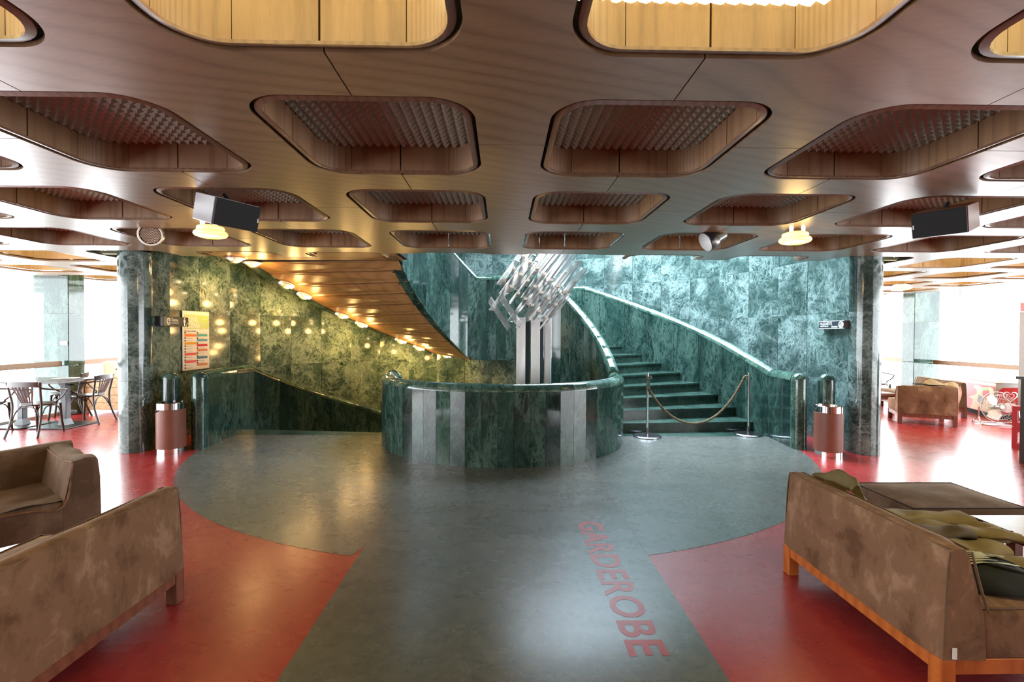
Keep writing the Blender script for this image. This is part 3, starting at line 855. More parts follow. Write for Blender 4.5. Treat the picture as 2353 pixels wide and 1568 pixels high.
for layer, yy in enumerate((-.28, -.02, .24)):
    for j in range(-2, 4):
        for i in range(-1, 2):
            c = O + e1*(i*.50+.12*(layer % 3)-.10+.05*(j % 2)) + e2*(j*.165+.055*layer-.09)
            if c.z < 1.52+.24 or c.z > 3.2 or abs(c.x) > .56: continue
            if (layer*2+i+j) % 7 == 0 or (c.x < -.27 and c.z < 2.06): continue
            o = link('crystal_bar', CM[(i+j+layer) % 3], t, (c.x, yy, c.z+base_z))
            o.rotation_euler = (R_(random.uniform(-5, 5)), R_(37+random.uniform(-2, 2)), R_(random.uniform(-20, 20)))
for c in ((-.52, -.12, 1.80), (-.36, -.22, 1.84)):
    o = link('crystal_bar', CM[0], t, (c[0], c[1], c[2]+base_z)); o.rotation_euler = (0, R_(-34), 0)
for s_ in range(5):
    p = O + e2*(-.34+.19*s_)
    for q in (-.28, .23):
        bm = bm_new(); tube(bm, [p - e1*.40 + Vector((0, q, base_z)), p + e1*.45 + Vector((0, q, base_z))], .012, 6)
        obj('clamp_rod', bm, STEEL, t)
PALECL = plain('clamp_pale', (.55, .5, .45), .3, .3)
for s_ in range(-3, 4):
    for q in (-1, 0, 1):
        p = O + e2*(s_*.13) + e1*q*.22
        bm = bm_new(); box(bm, p.x-.022, p.x+.022, -.40, .36, p.z+base_z-.018, p.z+base_z+.018); obj('clamp_block', bm, PALECL, t)
l = bpy.data.lights.new('sculpture_spot', 'SPOT'); l.energy = 1100; l.color = (1, .98, .95); l.spot_size = R_(38); l.spot_blend = .5; l.shadow_soft_size = .08
lo = bpy.data.objects.new('sculpture_spot', l); C.objects.link(lo); lo.location = (.5, 6.55, 3.9); lo.rotation_euler = (Vector((.45, 7.1, 2.1))-lo.location).to_track_quat('-Z', 'Y').to_euler()
area('sculpture_light', (.6, 7.2, 4.9), (R_(0), 0, 0), .5, .5, 25, (.9, .97, 1.0))

# ------------------------------------------------------------------ signs and poster
def wallframe(o, a, r, z, along=0.0):
    d = Vector((math.cos(R_(a)), math.sin(R_(a)), 0)); x = Vector((math.sin(R_(a)), -math.cos(R_(a)), 0))
    return frame(o, Vector((CX, CY, z)) + d*r + x*along, x, -d)
SIGNBLK = plain('sign_black', (.03, .034, .04), .25); INK = plain('sign_white_print', (.8, .82, .82), .5)
def part(me, parent, name, x, y, z=0.0):
    o = link(name, me, parent, (x, y, z)); return o
def disc(rx, ry, mat, name='roundel', d=.001):
    bm = bm_new(); prism(bm, [(rx*math.cos(2*PI*i/32), ry*math.sin(2*PI*i/32)) for i in range(32)], 0, d); return mesh(bm, name, mat)
def bar(pts, wd, mat, name, d=.0015):
    bm = bm_new()
    for (x0, y0), (x1, y1) in zip(pts, pts[1:]):
        L = math.hypot(x1-x0, y1-y0); nx, ny = -(y1-y0)/L*wd/2, (x1-x0)/L*wd/2
        prism(bm, [(x0+nx, y0+ny), (x0-nx, y0-ny), (x1-nx, y1-ny), (x1+nx, y1+ny)], 0, d)
    return mesh(bm, name, mat)
def rect(x0, x1, y0, y1, mat, name, d=.001):
    bm = bm_new(); box(bm, x0, x1, y0, y1, 0, d); return mesh(bm, name, mat)
# right sign
s = empty('direction_sign', label='black sign reading HLEDIŠTĚ foyer on the right marble wall', cat='sign')
wallframe(s, -8.6, 4.50, 1.655, -.02)
bm = bm_new(); box(bm, -.33, .33, -.055, .055, -.07, 0, .006); obj('sign_box', bm, SIGNBLK, s)
for y in (-.052, .048): part(rect(-.33, .33, y, y+.006, STEEL, 'edge_strip'), s, 'edge_strip', 0, 0, .0)
part(text_mesh('HLEDIŠTĚ', .32, .047, INK, .001, .015), s, 'lettering', -.29, .000, .001)
part(text_mesh('AUDITORIUM', .215, .018, INK, .001, .01), s, 'lettering', -.28, -.026, .001)
part(text_mesh('foyer', .165, .040, INK, .001, .01), s, 'lettering', .02, -.047, .001)
part(disc(.062, .045, INK), s, 'roundel', .255, 0, .001)
part(bar([(.03, -.03), (-.025, .02)], .008, SIGNBLK, 'arrow'), s, 'arrow', .255, 0, .002)
part(bar([(-.027, -.012), (-.027, .022), (.022, .022)], .009, SIGNBLK, 'arrow'), s, 'arrow', .255, 0, .002)
# left sign
s = empty('direction_sign', label='black Šatna cloakroom sign with a figure, beside the poster', cat='sign')
wallframe(s, 186.6, 4.47, 1.655, .03)
bm = bm_new(); box(bm, -.31, .31, -.065, .065, -.10, 0, .006); obj('sign_box', bm, SIGNBLK, s)
part(disc(.048, .048, INK), s, 'roundel', -.19, .0, .001)
part(bar([(.05, 0), (-.02, 0)], .010, SIGNBLK, 'arrow'), s, 'arrow', -.19, 0, .002)
part(bar([(.012, .03), (-.022, 0), (.012, -.03)], .011, SIGNBLK, 'arrow'), s, 'arrow', -.19, 0, .002)
part(text_mesh('Šatna', .16, .050, INK, .001, .012), s, 'lettering', -.12, .002, .001)
part(text_mesh('CLOAKROOM', .17, .018, INK, .001, .01), s, 'lettering', -.12, -.028, .001)
part(disc(.012, .012, INK), s, 'figure_pictogram', .20, .046, .001)
part(rect(-.025, .025, -.01, .030, INK, 'figure_pictogram'), s, 'figure_pictogram', .20, .0, .001)
part(rect(-.014, .014, -.058, -.008, INK, 'figure_pictogram'), s, 'figure_pictogram', .20, .0, .001)
part(bar([(.035, -.045), (.05, -.05), (.08, -.01)], .008, INK, 'figure_pictogram'), s, 'figure_pictogram', .20, 0, .001)
# poster
s = empty('event_poster', label='paper NOVÁ SCÉNA programme poster on the left marble wall', cat='poster')
wallframe(s, 178.6, 4.552, 1.39)
PAPER = plain('poster_paper', (.80, .74, .68), .6)
def pm(n, c): return plain('print_'+n, c, .6)
bm = bm_new(); box(bm, -.30, .30, -.43, .43, -.004, 0); obj('paper', bm, PAPER, s)
part(rect(-.26, .295, .17, .375, pm('green', (.48, .60, .25)), 'green_header'), s, 'green_header', 0, 0)
part(text_mesh('NOVÁ', .29, .105, PAPER, .001, .04), s, 'lettering', -.25, .265, .0012)
part(text_mesh('SCÉNA', .34, .100, PAPER, .001, .04), s, 'lettering', -.25, .180, .0012)
part(rect(.105, .255, .29, .345, pm('bright_green', (.40, .68, .08)), 'month_box'), s, 'month_box', 0, 0, .0005)
part(text_mesh('BŘEZEN', .13, .026, PAPER, .001, .02), s, 'lettering', .115, .307, .002)
part(text_mesh('2014', .07, .02, PAPER, .001, .02), s, 'lettering', .11, .265, .002)
part(text_mesh('Národní divadlo', .26, .026, pm('ink', (.08, .06, .05)), .001, .0), s, 'lettering', -.26, .125, .001)
cols = dict(o=(.80, .20, .06), y=(.72, .36, .02), r=(.75, .12, .09), p=(.72, .12, .14), t=(.10, .38, .34), b=(.10, .30, .38), k=(.55, .03, .05), s=(.62, .24, .13), d=(.05, .18, .26))
lets = {}
for x0, x1, y, c in ((-.26, 0, .058, 'o'), (-.26, 0, -.058, 'y'), (-.26, 0, -.215, 'r'), (-.26, 0, -.325, 'p'),
                     (.008, .255, .058, 't'), (.008, .255, -.015, 'b'), (.008, .255, -.09, 'k'), (.008, .255, -.165, 's'), (.008, .255, -.275, 'd'), (.008, .255, -.38, 's')):
    if c not in lets: lets[c] = pm('bar_'+c, cols[c])
    part(rect(x0, x1, y, y+.035, lets[c], 'colour_bar'), s, 'colour_bar', 0, 0, .0006)
DK = pm('dark', (.05, .05, .05))
for x, ys in ((-.26, (.10, .028, -.012, -.09, -.13, -.172, -.25, -.29, -.365, -.405)), (.008, (.10, .024, -.05, -.125, -.20, -.238, -.312, -.345))):
    for y in ys:
        part(rect(x, x+.03, y, y+.022, DK, 'date_block'), s, 'date_block', 0, 0, .0006)
        part(rect(x+.04, x+.17, y+.004, y+.010, pm('line', (.45, .30, .20)) if 'ln' not in lets else lets['ln'], 'text_line'), s, 'text_line', 0, 0, .0006)
        lets.setdefault('ln', bpy.data.materials['print_line'])

# ------------------------------------------------------------------ bins
for i, (x, y, lab) in enumerate(((-4.16, 6.14, 'brown leather bin with steel bands at the left column'), (4.10, 5.98, 'brown leather bin with steel bands at the right column'))):
    b = empty('waste_bin', (x, y, 0), label=lab, cat='bin'); r = .158
    bm = bm_new(); lathe(bm, [(0, 0), (r, 0), (r, .068)], 40); obj('base_band', bm, CHROME, b, True, 40)
    bm = bm_new(); lathe(bm, [(r-.002, .068), (r+.001, .07), (r+.001, .55), (r-.002, .553)], 40); obj('leather_body', bm, LEATHER, b, True, 40)
    bm = bm_new(); lathe(bm, [(r, .553), (r, .63), (r-.006, .635), (r-.014, .632), (r-.02, .60), (.10, .57), (.10, .40), (0, .40)], 40); obj('rim_band', bm, CHROME, b, True, 40)
    if i == 0:
        bm = bm_new()
        for k in range(5): tube(bm, [(-.10-.006*k, -.128+.008*k, .545-.008*k), (-.07-.012*k, -.146+.008*k, .535-.006*k), (-.03-.02*k, -.1585, .552)], .003, 5)
        obj('bag_fold', bm, BLACK, b)

# ------------------------------------------------------------------ stanchions and rope
POSTM = plain('polished_base', (.32, .32, .34), .22, 1)
posts = ((2.14, 7.08), (3.72, 7.22))
for (x, y), lab in zip(posts, ('chrome stanchion beside the round parapet at the stair foot', 'chrome stanchion at the right end of the bottom step')):
    s = empty('stanchion_post', (x, y, .0), label=lab, cat='stanchion')
    bm = bm_new(); lathe(bm, [(0, .003), (.205, .003), (.205, .015), (.19, .026), (.03, .034), (0, .034)], 40); obj('base', bm, POSTM, s, True, 30)
    bm = bm_new(); lathe(bm, [(.018, .034), (.018, .05), (.019, .052), (.019, .93), (.021, .932), (.021, .945), (0, .948)], 20); obj('pole', bm, CHROME, s, True, 30)
    bm = bm_new(); tube(bm, [(.045*math.cos(2*PI*k/12)*.5 + (.03 if x < 3 else -.03), -.02, .88+.022*math.sin(2*PI*k/12)) for k in range(12)], .006, 6, True); obj('hook_ring', bm, CHROME, s, True)
ROPE = plain('hemp_rope', (.14, .10, .05), .9, var=.2)
A = Vector((2.14, 7.05, .84)); B = Vector((3.69, 7.20, .86))
P = []
lowz = .19
for i in range(61):
    u = i/60; p = A.lerp(B, u)
    h = (math.cosh((u-.46)*2.9)-1)/(math.cosh(.5*2.9)-1)
    ends = A.z if u < .5 else B.z
    P.append(Vector((p.x, p.y, min(ends+.03, lowz+(ends-lowz)*h))))
rp = empty('barrier_rope', (0, 0, 0), label='twisted brown rope slung between the two chrome stanchions', cat='rope')
bm = bm_new()
for k in range(3):
    Q = []
    for i in range(241):
        f = i/4; j = min(59, int(f)); p = P[j].lerp(P[j+1], f-j); tt = (P[j+1]-P[j]).normalized(); sd_ = tt.cross(Vector((0, 1, 0))).normalized(); uu = tt.cross(sd_)
        an = i*.55+k*2*PI/3; Q.append(p+sd_*math.cos(an)*.0085+uu*math.sin(an)*.0085)
    tube(bm, Q, .0105, 6)
obj('rope_strands', bm, ROPE, rp, True)
for e, q in ((A, P[1]), (B, P[-2])):
    bm = bm_new(); tube(bm, [e+Vector((0, 0, .03)), q], .016, 8); obj('rope_end', bm, CHROME, rp, True)

# ------------------------------------------------------------------ upholstered seats
def soft(bm, amp=.006, scale=3.0, cuts=0, seed=0):
    if cuts: subdiv(bm, cuts)
    roughen(bm, amp, scale, seed)
def sofa(loc, rz, Wd, lab, D=.80, group=None, mat=None, wood=None, seed=1, H=.65):
    mat = mat or SUEDE; wood = wood or ORANGEWOOD
    t = empty('upholstered_settee', loc, rz, lab, 'sofa', group); h = Wd/2
    bm = bm_new()
    n = 12; prof = [(-.005, .182), (.012, .50), (.022, H-.012), (.034, H), (.075, H+.004), (.105, H-.004), (.118, H-.025), (.15, .50), (.188, .36), (.20, .182)]
    L = []
    for i in range(n+1):
        x = -h + Wd*i/n
        e = .012 if i in (0, n) else 0
        L.append([bm.verts.new((x, y + (e if y < .1 else -e), z-(e if z > H-.05 else 0)) + Vector((0, 0, 0)) if False else Vector((x, y+(e if y < .1 else -e), z-(e if z > H-.05 else 0)))) for y, z in prof])
    m = len(prof)
    for a, b in zip(L, L[1:]):
        for k in range(m): bm.faces.new((a[k], a[(k+1) % m], b[(k+1) % m], b[k]))
    bm.faces.new(L[0][::-1]); bm.faces.new(L[-1])
    for v in bm.verts:
        v.co += Vector((0, noise.noise(v.co*3+Vector((seed, 0, 0)))*.006, noise.noise(v.co*2.2+Vector((seed, 5, 0)))*.006))
    obj('backrest', bm, mat, t, True, 42)
    bm = bm_new()
    for s in (-1, 1):
        tube(bm, catmull([(s*(h-.001), (.120), H-.02), (s*(h-.001), .155, .50), (s*(h-.001), .193, .38)], 5), .005, 6)
        tube(bm, catmull([(s*(h-.003), .010, .20), (s*(h-.003), .020, .50), (s*(h-.004), .032, H-.02)], 5), .0035, 6)
    tube(bm, [(-h+.01, .112, H-.010), (0, .114, H-.006), (h-.01, .112, H-.010)], .005, 6)
    tube(bm, [(-h+.01, .028, H-.010), (0, .030, H-.006), (h-.01, .028, H-.010)], .0035, 6)
    obj('piping', bm, SUEDE2 if mat is SUEDE else mat, t, True)
    bm = bm_new(); box(bm, -h+.005, h-.005, .15, D, .182, .375, .016, 3)
    obj('seat_base', bm, mat, t, True, 40)
    bm = bm_new(); bmesh.ops.create_grid(bm, x_segments=14, y_segments=10, size=.5)
    bmesh.ops.scale(bm, verts=bm.verts, vec=(Wd-.05, D-.21, 1)); bmesh.ops.translate(bm, verts=bm.verts, vec=(0, .19+(D-.21)/2, .376))
    for v in bm.verts:
        u = min(1, (h-abs(v.co.x))*10)*min(1, (D-.02-v.co.y)*10); v.co.z += .020*max(0, u)+noise.noise(v.co*6+Vector((seed, 1, 1)))*.010*max(0, u)
    obj('seat_cushion', bm, mat, t, True, 60)
    bm = bm_new(); tube(bm, [(-h+.03, .21, .380), (-h+.03, D-.03, .380), (h-.03, D-.03, .380), (h-.03, .21, .380)], .005, 6); obj('piping', bm, SUEDE2, t, True)
    bm = bm_new()
    for (x0, x1, y0, y1) in ((-h+.065, h-.065, .006, .034), (-h+.065, h-.065, D-.034, D-.006), (-h+.006, -h+.034, .065, D-.065), (h-.034, h-.006, .065, D-.065)):
        bm2 = bm_new(); box(bm2, x0, x1, y0, y1, .118, .184, .003, 1); obj('frame_rail', bm2, wood, t)
    bm.free()
    for sx in (-1, 1):
        for y0 in (.0, D-.065):
            bm = bm_new(); x = sx*(h-.0325); box(bm, x-.0325, x+.0325, y0, y0+.065, 0, .184, .004, 1); obj('leg', bm, wood, t)
    if seed == 3:
        bm = bm_new(); box(bm, h-.004, h+.004, .045, .062, .19, .235); obj('care_tag', bm, WHITEPAINT, t)
    return t
sofa((1.808, 2.49, 0), -PI/2, 1.12, 'brown suede settee nearest right, back to the floor lettering, orange wood frame', seed=3)
REDWOOD = veneer('dark_cherry_wood', (.10, .025, .012), (.15, .042, .018), (.20, .06, .025), (2, 12, 2), (0, 0, 0), .5)
sofa((-1.80, 2.24, 0), PI/2, 1.04, 'brown suede settee nearest left, back turned to the grey strip', seed=5, wood=REDWOOD)
sofa((7.17, 8.00, 0), R_(-27), .80, 'small tan suede armchair far right with clothes on its back', D=.68, seed=8, wood=REDWOOD, group=None)
sofa((8.72, 9.38, 0), R_(77), 1.35, 'darker suede settee beside the freezer, behind the tan armchair', seed=9, wood=REDWOOD, mat=SUEDE2)

# corner unit
t = empty('corner_armchair', (-3.52, 3.98, 0), R_(-37.4), 'wrinkled brown suede corner armchair with high wings, far left', 'armchair')
def wing(L0, along_x, name, seed):
    bm = bm_new(); n = 12; prof = [(0.0, .15), (.0, .50), (.012, .630), (.03, .648), (.085, .652), (.14, .640), (.152, .60), (.20, .34), (.20, .15)]
    Ls = []
    for i in range(n+1):
        s = L0*i/n; row = []
        for y, z in prof:
            zz = z - (.010 if i in (0, n) and z > .6 else 0) - (.03*math.sin(PI*i/n) if z > .6 else 0)
            w = noise.noise(Vector((s*6, y*9, z*6+seed)))*.010
            p = Vector((s, -y+w, zz+w)) if along_x else Vector((y+w, -s, zz+w))
            row.append(bm.verts.new(p))
        Ls.append(row)
    m = len(prof)
    for a, b in zip(Ls, Ls[1:]):
        for k in range(m): bm.faces.new((a[k], a[(k+1) % m], b[(k+1) % m], b[k]))
    bm.faces.new(Ls[0]); bm.faces.new(Ls[-1][::-1])
    obj(name, bm, SUEDE2, t, True, 45)
wing(.86, True, 'side_wing', 2); wing(1.25, False, 'backrest', 7)
bm = bm_new(); box(bm, .14, .86, -1.25, -.14, .15, .36, .03, 3); subdiv(bm, 1); roughen(bm, .008, 5, 3); obj('seat_base', bm, SUEDE2, t, True, 50)
bm = bm_new(); bmesh.ops.create_grid(bm, x_segments=16, y_segments=20, size=.5); bmesh.ops.scale(bm, verts=bm.verts, vec=(.66, 1.05, 1)); bmesh.ops.translate(bm, verts=bm.verts, vec=(.50, -.72, .372))
for v in bm.verts: v.co.z += noise.noise(v.co*7)*.018
obj('seat_cushion', bm, SUEDE2, t, True, 60)
bm = bm_new(); tube(bm, catmull([(.865, -.15, .615), (.868, -.198, .34), (.868, -.40, .352), (.866, -.8, .35), (.866, -1.24, .35)], 5), .006, 6)
tube(bm, catmull([(.15, -.152, .612), (.4, -.150, .600), (.62, -.152, .605), (.86, -.150, .625)], 6), .006, 6); obj('piping', bm, SUEDE, t, True)
for x, y in ((.04, -.04), (.80, -.04), (.80, -1.2), (.04, -1.2)):
    bm = bm_new(); box(bm, x-.03, x+.03, y-.03, y+.03, 0, .15, .004, 1); obj('leg', bm, REDWOOD, t)

# ottoman
t = empty('ottoman', (3.06, 3.35, 0), 0, 'wide brown suede ottoman behind the right settee', 'ottoman')
bm = bm_new(); box(bm, -.385, .385, -.275, .275, .16, .392, .018, 3); obj('body', bm, SUEDE2, t, True, 40)
bm = bm_new(); bmesh.ops.create_grid(bm, x_segments=14, y_segments=12, size=.5); bmesh.ops.scale(bm, verts=bm.verts, vec=(.752, .532, 1)); bmesh.ops.translate(bm, verts=bm.verts, vec=(0, 0, .390))
for v in bm.verts:
    u = min(1, (.376-abs(v.co.x))*6, (.266-abs(v.co.y))*6); v.co.z += .028*max(0, u)+noise.noise(v.co*5)*.006*max(0, u)
obj('top_cushion', bm, SUEDE2, t, True, 60)
bm = bm_new(); tube(bm, [(-.378, -.268, .390), (.378, -.268, .390), (.378, .268, .390), (-.378, .268, .390)], .005, 6, True); obj('piping', bm, DARKVOID, t, True)
for x in (-.34, .34):
    for y in (-.23, .23):
        bm = bm_new(); box(bm, x-.03, x+.03, y-.03, y+.03, 0, .16, .004, 1); obj('leg', bm, REDWOOD, t)

def table(loc, W_, D_, H_, top, legw, lab, mat, apron=.0, name='coffee_table', rz=0):
    t = empty(name, loc, rz, lab, 'table')
    bm = bm_new(); box(bm, -W_/2, W_/2, -D_/2, D_/2, H_-top, H_, .003, 1); obj('tabletop', bm, mat, t)
    if apron:
        for a in ((-W_/2+.03, W_/2-.03, -D_/2+.03, -D_/2+.05), (-W_/2+.03, W_/2-.03, D_/2-.05, D_/2-.03), (-W_/2+.03, -W_/2+.05, -D_/2+.05, D_/2-.05), (W_/2-.05, W_/2-.03, -D_/2+.05, D_/2-.05)):
            bm = bm_new(); box(bm, *a, H_-top-apron, H_-top); obj('apron', bm, mat, t)
    for sx in (-1, 1):
        for sy in (-1, 1):
            bm = bm_new(); x = sx*(W_/2-legw/2-.01); y = sy*(D_/2-legw/2-.01); box(bm, x-legw/2, x+legw/2, y-legw/2, y+legw/2, 0, H_-top-.001, .003, 1); obj('leg', bm, mat, t)
    return t
table((3.42, 2.36, 0), 1.12, 1.06, .42, .055, .07, 'low dark brown table at the right edge, beside the jacket', DARKWOOD)
table((7.33, 9.75, 0), 1.0, .6, .36, .05, .06, 'low reddish table beyond the right column, left of the tan armchair', REDWOOD, .08)

# ------------------------------------------------------------------ jacket, bag
KHAKI = plain('khaki_cotton', (.26, .20, .095), .9, var=.12); KHAKID = plain('khaki_lining', (.10, .070, .040), .9)
BAGB = plain('bag_black', (.012, .015, .013), .9); PRINT = plain('bag_cream_print', (.50, .50, .34), .8)
def sheet(bm, pts_u, pts_v, f, th=.012):
    G = []
    for v in range(pts_v+1):
        G.append([bm.verts.new(f(u/pts_u, v/pts_v)) for u in range(pts_u+1)])
    fs = [bm.faces.new((G[v][u], G[v][u+1], G[v+1][u+1], G[v+1][u])) for v in range(pts_v) for u in range(pts_u)]
    bmesh.ops.solidify(bm, geom=fs, thickness=th)
def fold(x, y, s, a): return a*(math.sin(x*s)+.5*math.sin(y*s*1.7+x*3))
t = empty('folded_jacket', (2.35, 2.45, 0), 0, 'khaki cotton jacket thrown over the right settee seat', 'jacket')
def roll(x0, y0, x1, y1, z, rw, rh, seed, name, mat, n=18):
    bm = bm_new(); A = Vector((x0-2.35, y0-2.45, z)); B = Vector((x1-2.35, y1-2.45, z)); d = (B-A); L = d.length; d.normalize(); s = d.cross(Vector((0, 0, 1)))
    rings = []
    for i in range(n+1):
        u = i/n; c = A.lerp(B, u); ring = []
        for k in range(14):
            an = 2*PI*k/14; q = c + s*math.cos(an)*rw*(1+.12*math.sin(u*9+seed)) + Vector((0, 0, 1))*math.sin(an)*rh
            q += Vector((0, 0, 1))*noise.noise(q*9+Vector((seed, 0, 0)))*.022 + s*noise.noise(q*7+Vector((0, seed, 0)))*.02
            ring.append(bm.verts.new(q))
        rings.append(ring)
    for a, b in zip(rings, rings[1:]):
        for k in range(14): bm.faces.new((a[k], a[(k+1) % 14], b[(k+1) % 14], b[k]))
    bm.faces.new(rings[0][::-1]); bm.faces.new(rings[-1])
    obj(name, bm, mat, t, True, 60)
roll(2.08, 2.60, 2.62, 2.50, .475, .10, .035, 1, 'jacket_body', KHAKI)
roll(2.06, 2.42, 2.50, 2.36, .455, .085, .035, 2, 'jacket_body', KHAKI)
roll(2.06, 2.45, 2.40, 2.42, .510, .05, .025, 3, 'lining', KHAKID)
roll(2.10, 2.40, 2.52, 2.22, .430, .12, .018, 4, 'jacket_flap', KHAKI)
roll(2.10, 2.70, 2.58, 2.62, .50, .075, .028, 6, 'sleeve', KHAKI)
roll(2.40, 2.46, 2.62, 2.38, .500, .05, .018, 9, 'cuff', KHAKI)
bm = bm_new(); lathe(bm, [(.008, 0), (.008, .004), (0, .005)], 14, (.245, -.055, .522)); obj('button', bm, BRONZE, t)
bm = bm_new()
sheet(bm, 14, 10, lambda u, v: Vector((1.955-2.35+.10*v+.03*math.sin(u*5), 2.66-2.45+.30*u, .64+.075*math.sin(PI*min(1, v*1.3))*math.sin(PI*(.15+.8*u))-.12*max(0, v-.5)+.01*math.sin(u*14))), .010)
obj('collar', bm, KHAKI, t, True, 60)
t = empty('cloth_bag', (2.21, 2.13, .405), R_(-12), 'black cloth bag with cream brushstroke print on the right settee', 'bag')
bm = bm_new(); bmesh.ops.create_icosphere(bm, subdivisions=4, radius=1)
for v in bm.verts:
    p = v.co.copy(); sq = max(abs(p.x), abs(p.y)); l = math.hypot(p.x, p.y)+1e-6; k = (max(sq, 1e-4)/(l+1e-9))**-.55 if l > 1e-3 else 1
    v.co = Vector((p.x*k*.18, p.y*k*.14, (p.z*.095 if p.z > 0 else p.z*.012)+.008)); v.co.z += noise.noise(v.co*14)*.010*(1 if p.z > 0 else .1)
obj('bag_body', bm, BAGB, t, True, 60)
def bag_z(x, y):
    return .09*max(0, 1-(x/.19)**2*.7-(y/.15)**2*.7)**.5+.012
for i in range(7):
    bm = bm_new(); y0 = .085-.022*i; xs = [-.15+.018*k for k in range(random.randint(9, 14))]
    A = [bm.verts.new((x, y0+.006+.004*math.sin(x*60+i), bag_z(x, y0)+.009)) for x in xs]; B_ = [bm.verts.new((x, y0-.006-.004*math.sin(x*43+i), bag_z(x, y0)+.009)) for x in xs]
    for k in range(len(xs)-1): bm.faces.new((A[k], A[k+1], B_[k+1], B_[k]))
    obj('print_stroke', bm, PRINT, t)
bm = bm_new(); tube(bm, catmull([(-.16, .09, .03), (-.10, .02, .085), (-.02, -.06, .10), (.06, -.08, .09), (.12, -.07, .065)], 6), .008, 6); tube(bm, catmull([(-.13, .10, .04), (-.02, .06, .098), (.06, 0, .10), (.12, -.05, .075)], 6), .006, 6)
obj('strap', bm, BAGB, t, True)
# clothes on far armchair
t = empty('draped_clothes', (7.37, 7.98, .655), R_(-27), 'cream shirt and dark cloth hanging over the far tan armchair', 'clothes')
bm = bm_new(); sheet(bm, 14, 12, lambda u, v: Vector((-.18+.42*u, -.03+.22*v, .03+.085*math.sin(PI*v)*(.6+.4*math.sin(u*8))-.10*max(0, u-.8)*3)), .01); obj('cream_shirt', bm, plain('cream_cloth', (.62, .50, .36), .9), t, True, 60)
bm = bm_new(); sheet(bm, 10, 8, lambda u, v: Vector((-.34+.40*u, -.02+.20*v, .012+.022*math.sin(PI*v)+.008*math.sin(u*9))), .01); obj('dark_cloth', bm, plain('green_black_cloth', (.02, .03, .025), .9), t, True, 60)
bm = bm_new(); sheet(bm, 8, 12, lambda u, v: Vector((.255+.02*math.sin(v*6), -.01+.20*u, .03-.46*v-.03*math.sin(u*PI))), .01); obj('hanging_sleeve', bm, plain('blush_cloth', (.60, .42, .34), .9), t, True, 60)

# ------------------------------------------------------------------ bentwood chairs
def bent_chair(lab, loc, rz):
    t = empty('bentwood_armchair', loc, rz, lab, 'chair', 'bentwood chairs')
    # faces +y ; back at -y
    bm = bm_new(); lathe(bm, [(0, .435), (.19, .435), (.205, .445), (.205, .458), (.195, .464), (0, .458)], 32); bmesh.ops.scale(bm, verts=bm.verts, vec=(1, 1.02, 1)); obj('seat', bm, BENTWOOD, t, True, 40)
    for s in (-1, 1):
        bm = bm_new(); tube(bm, catmull([(s*.165, .155, .44), (s*.17, .165, .25), (s*.185, .19, .0)], 5), [.019]*6+[.017]*3+[.014]*2, 8); obj('front_leg', bm, BENTWOOD, t, True)
        bm = bm_new(); tube(bm, catmull([(s*.215, -.30, .0), (s*.195, -.225, .22), (s*.19, -.20, .45), (s*.20, -.225, .62), (s*.215, -.255, .79)], 5), .0155, 8); obj('rear_leg', bm, BENTWOOD, t, True)
        bm = bm_new(); tube(bm, catmull([(s*.215, -.235, .70), (s*.262, -.05, .66), (s*.262, .12, .648), (s*.245, .165, .62), (s*.24, .10, .545), (s*.225, .02, .49), (s*.205, .03, .455)], 6), .0125, 7); obj('arm', bm, BENTWOOD, t, True)
        bm = bm_new(); tube(bm, catmull([(s*.178, .175, .24), (s*.172, .10, .40), (s*.168, .0, .425), (s*.175, -.12, .40), (s*.192, -.215, .24)], 6), .008, 6); obj('side_brace', bm, BENTWOOD, t, True)
    for y, z in ((.172, .24), (-.215, .24)):
        bm = bm_new(); tube(bm, catmull([(-.18, y, z), (-.13, y*.95, .38), (0, y*.9, .428), (.13, y*.95, .38), (.18, y, z)], 6), .008, 6); obj('cross_brace', bm, BENTWOOD, t, True)
    bm = bm_new(); A = []
    for i in range(11):
        u = -1+2*i/10; A.append([bm.verts.new((.235*u, -.30+.05*u*u+dy, z+(-.012*u*u))) for dy, z in ((0, .725), (.016, .725), (.012, .80), (-.004, .80))])
    for a, b in zip(A, A[1:]):
        for k in range(4): bm.faces.new((a[k], a[(k+1) % 4], b[(k+1) % 4], b[k]))
    bm.faces.new(A[0]); bm.faces.new(A[-1][::-1]); obj('top_rail', bm, BENTWOOD, t, True, 50)
    for i in range(6):
        u = (i-2.5)/2.5
        bm = bm_new(); x0, x1 = .062*u, .135*u
        hexa(bm, [(x0-.009, -.198, .47), (x0+.009, -.198, .47), (x0+.009, -.190, .47), (x0-.009, -.190, .47), (x1-.014, -.295+.018*u*u, .735), (x1+.014, -.295+.018*u*u, .735), (x1+.014, -.287+.018*u*u, .735), (x1-.014, -.287+.018*u*u, .735)])
        obj('back_slat', bm, BENTWOOD, t)
    bm = bm_new(); box(bm, -.075, .075, -.204, -.188, .455, .50, .003, 1); obj('slat_foot', bm, BENTWOOD, t)
    return t
def copy_tree(o, parent=None):
    c = o.copy(); C.objects.link(c)
    if parent: c.parent = parent
    for ch in list(o.children): copy_tree(ch, c)
    return c
ch0 = bent_chair('bentwood armchair with its back to the room, nearest at the left table', (-6.80, 7.22, 0), R_(4))
for lab, x, y, a in (('bentwood armchair at the right end of the left table, facing it', -6.92, 8.20, 97),
                     ('bentwood armchair cut by the left edge of the picture', -7.62, 7.28, 8),
                     ('bentwood armchair behind the left table, half hidden', -7.55, 8.50, 120),
                     ('bentwood chair far right, seen past the right column', 8.35, 10.6, 185)):
    c = copy_tree(ch0); c.location = (x, y, 0); c.rotation_euler = (0, 0, R_(a)); c['label'] = lab
